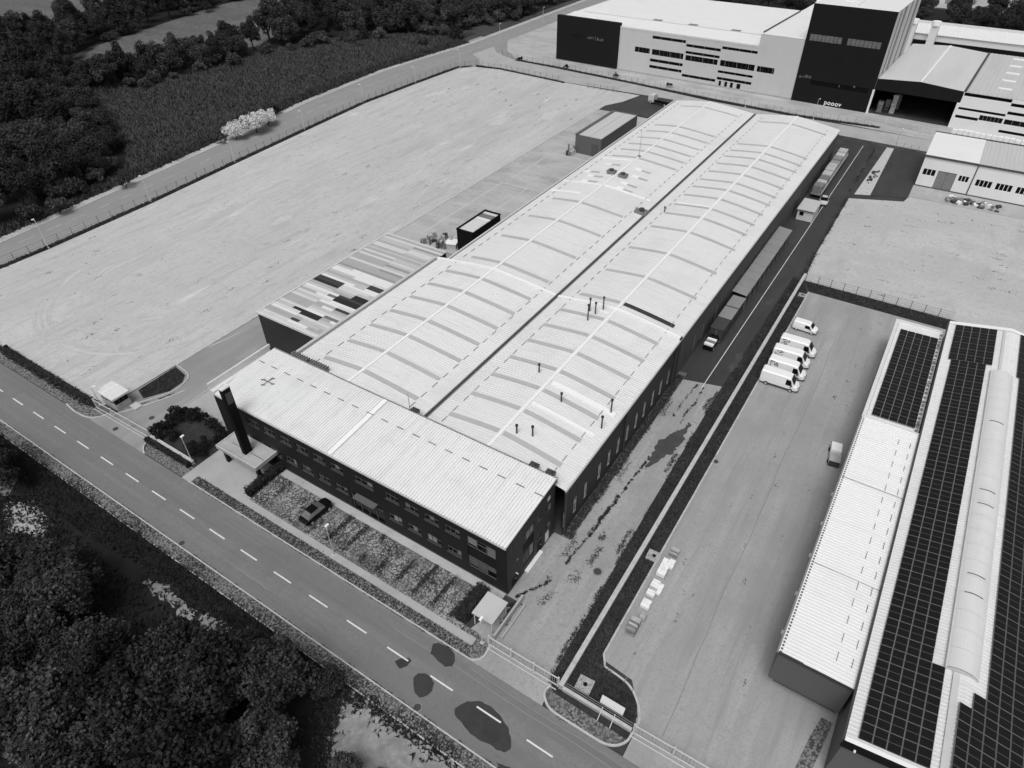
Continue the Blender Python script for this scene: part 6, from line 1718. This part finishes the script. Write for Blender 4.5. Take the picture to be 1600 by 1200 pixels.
W1 = [(-175.5, 52), (-178, 72), (-184, 86), (-206, 101), (-228, 109), (-252, 118), (-300, 125), (-300, 105), (-250, 75), (-210, 58), (-190, 48)]
wood(W1, 6.6, 3500, FAR, .95, 1.5, 'broadleaf_tree', 'dark tree in the thick wood at the left edge beyond the left road', 'wood at the left edge', 9)
W2 = [(-266, 122), (-252, 176), (-262, 186), (-280, 170), (-296, 140), (-300, 124)]
wood([(-256, 122), (-249, 150), (-246, 180), (-256, 186), (-264, 160), (-272, 128)], 5.6, 900, FAR, .8, 1.35, 'broadleaf_tree', 'dark tree in the hedgerow between crop field and pale meadow', 'hedgerow behind the crop field', 12)
W3 = [(-248, 180), (-239, 226), (-203, 262), (-192, 300), (-196, 350), (-196, 420), (-240, 470), (-330, 420), (-330, 330), (-285, 262), (-262, 215)]
wood(W3, 8.6, 3500, FAR, 1.05, 1.7, 'broadleaf_tree', 'dark tree in the wood along the top edge beyond the crop field', 'wood along the top edge', 14)
W4 = [(-285, 128), (-318, 160), (-341, 240), (-352, 300), (-362, 340), (-385, 340), (-372, 240), (-352, 160), (-380, 136), (-440, 148), (-440, 134), (-380, 116), (-330, 112)]
wood(W4, 8.6, 2500, FAR, 1.0, 1.55, 'broadleaf_tree', 'dark tree in the hedgerow between the two pale far fields at top left', 'hedgerow at top left', 17)
W5 = [(-62, 372), (30, 362), (60, 366), (60, 412), (-40, 416), (-120, 420), (-150, 400), (-150, 372)]
wood(W5, 10.0, 2200, FAR, .9, 1.3, 'broadleaf_tree', 'dark tree in the belt behind the white halls at the top right', 'tree belt at the top right', 21)
WM_ = tree_meshes('w', 4.8, 2.5, 3.6, 4200, .42, 400, 'leaf_white', .22, 30)
place_tree('white_tree', 'tall bright white-leaved tree beside the left road', 'tree', None, WM_, -175.0, 128.5, .92, .4)
place_tree('white_tree', 'smaller bright white-leaved tree left of the larger white one', 'tree', None, WM_, -176.2, 122.0, .72, 2.1)
place_tree('white_tree', 'low bright white-leaved tree right of the larger white one', 'tree', None, WM_, -177.0, 135.0, .7, 4.0)
for k, (x, y, s, lb) in enumerate(((-183, 142, 1.3, 'round dark bush right of the white trees'), (-177, 117, .9, 'round dark bush left of the white trees'), (-172.6, 84, 1.0, 'dark bush beside the left road below the crop field'), (-192, 252, 1.6, 'large round bush at the top end of the crop field'), (-197, 236, 1.1, 'round bush in the crop field near its top end'), (-171.5, 66, 1.2, 'pale round bush at the edge of the left wood'), (-246, 168, 1.2, 'round bush at the edge of the crop field'), (-234, 216, 1.3, 'dark bush before the top wood'))):
    place_tree('bush', lb, 'bush', None, BUSH[k % 3], x, y, s, k)
rr = random.Random(77)
for (ln, n) in (([(-252, 120), (-246, 150), (-244, 178), (-236, 218), (-203, 254), (-193, 300), (-193, 350)], 46), ([(-174, 60), (-179, 84), (-204, 99), (-228, 107), (-250, 116)], 26), ([(-318, 156), (-338, 236), (-349, 296)], 22)):
    for x, y, z in along(ln, n, 2.2, -9):
        if in_view(x, y): place_tree('bush', 'dark bush in the thicket under the edge of the far woods', 'bush', 'thicket at the edge of the far woods', rr.choice(BUSH), x, y, rr.uniform(.8, 1.5), rr.uniform(0, 6))
rr = random.Random(31)
SHL = [(-85.4, 33.2), (-85.9, 34.8), (-86.0, 36.2), (-84.6, 37.2), (-83.0, 37.5), (-81.4, 37.4), (-79.6, 37.3), (-78.0, 37.0), (-76.4, 36.7), (-75.2, 35.8), (-85.0, 31.9), (-83.4, 31.8), (-84.3, 33.6), (-84.8, 35.2), (-83.2, 36.2), (-77.5, 32.2), (-76.4, 33.2), (-75.4, 32.0), (-82, 32.4)]
for (x, y) in SHL:
    place_tree('shrub', 'dark shrub in the planted bed by the left gate', 'shrub', 'shrubs in the bed by the left gate', rr.choice(SHR), x + rr.uniform(-.15, .15), y + rr.uniform(-.15, .15), rr.uniform(.8, 1.25), rr.uniform(0, 6))
for k in range(4):
    place_tree('shrub', 'small shrub at the foot of the fence in the verge by the far road', 'shrub', 'shrubs by the far road', SHR[k % 3], -150 + k * 21, 237.0 - k * .8, 1.0, k)
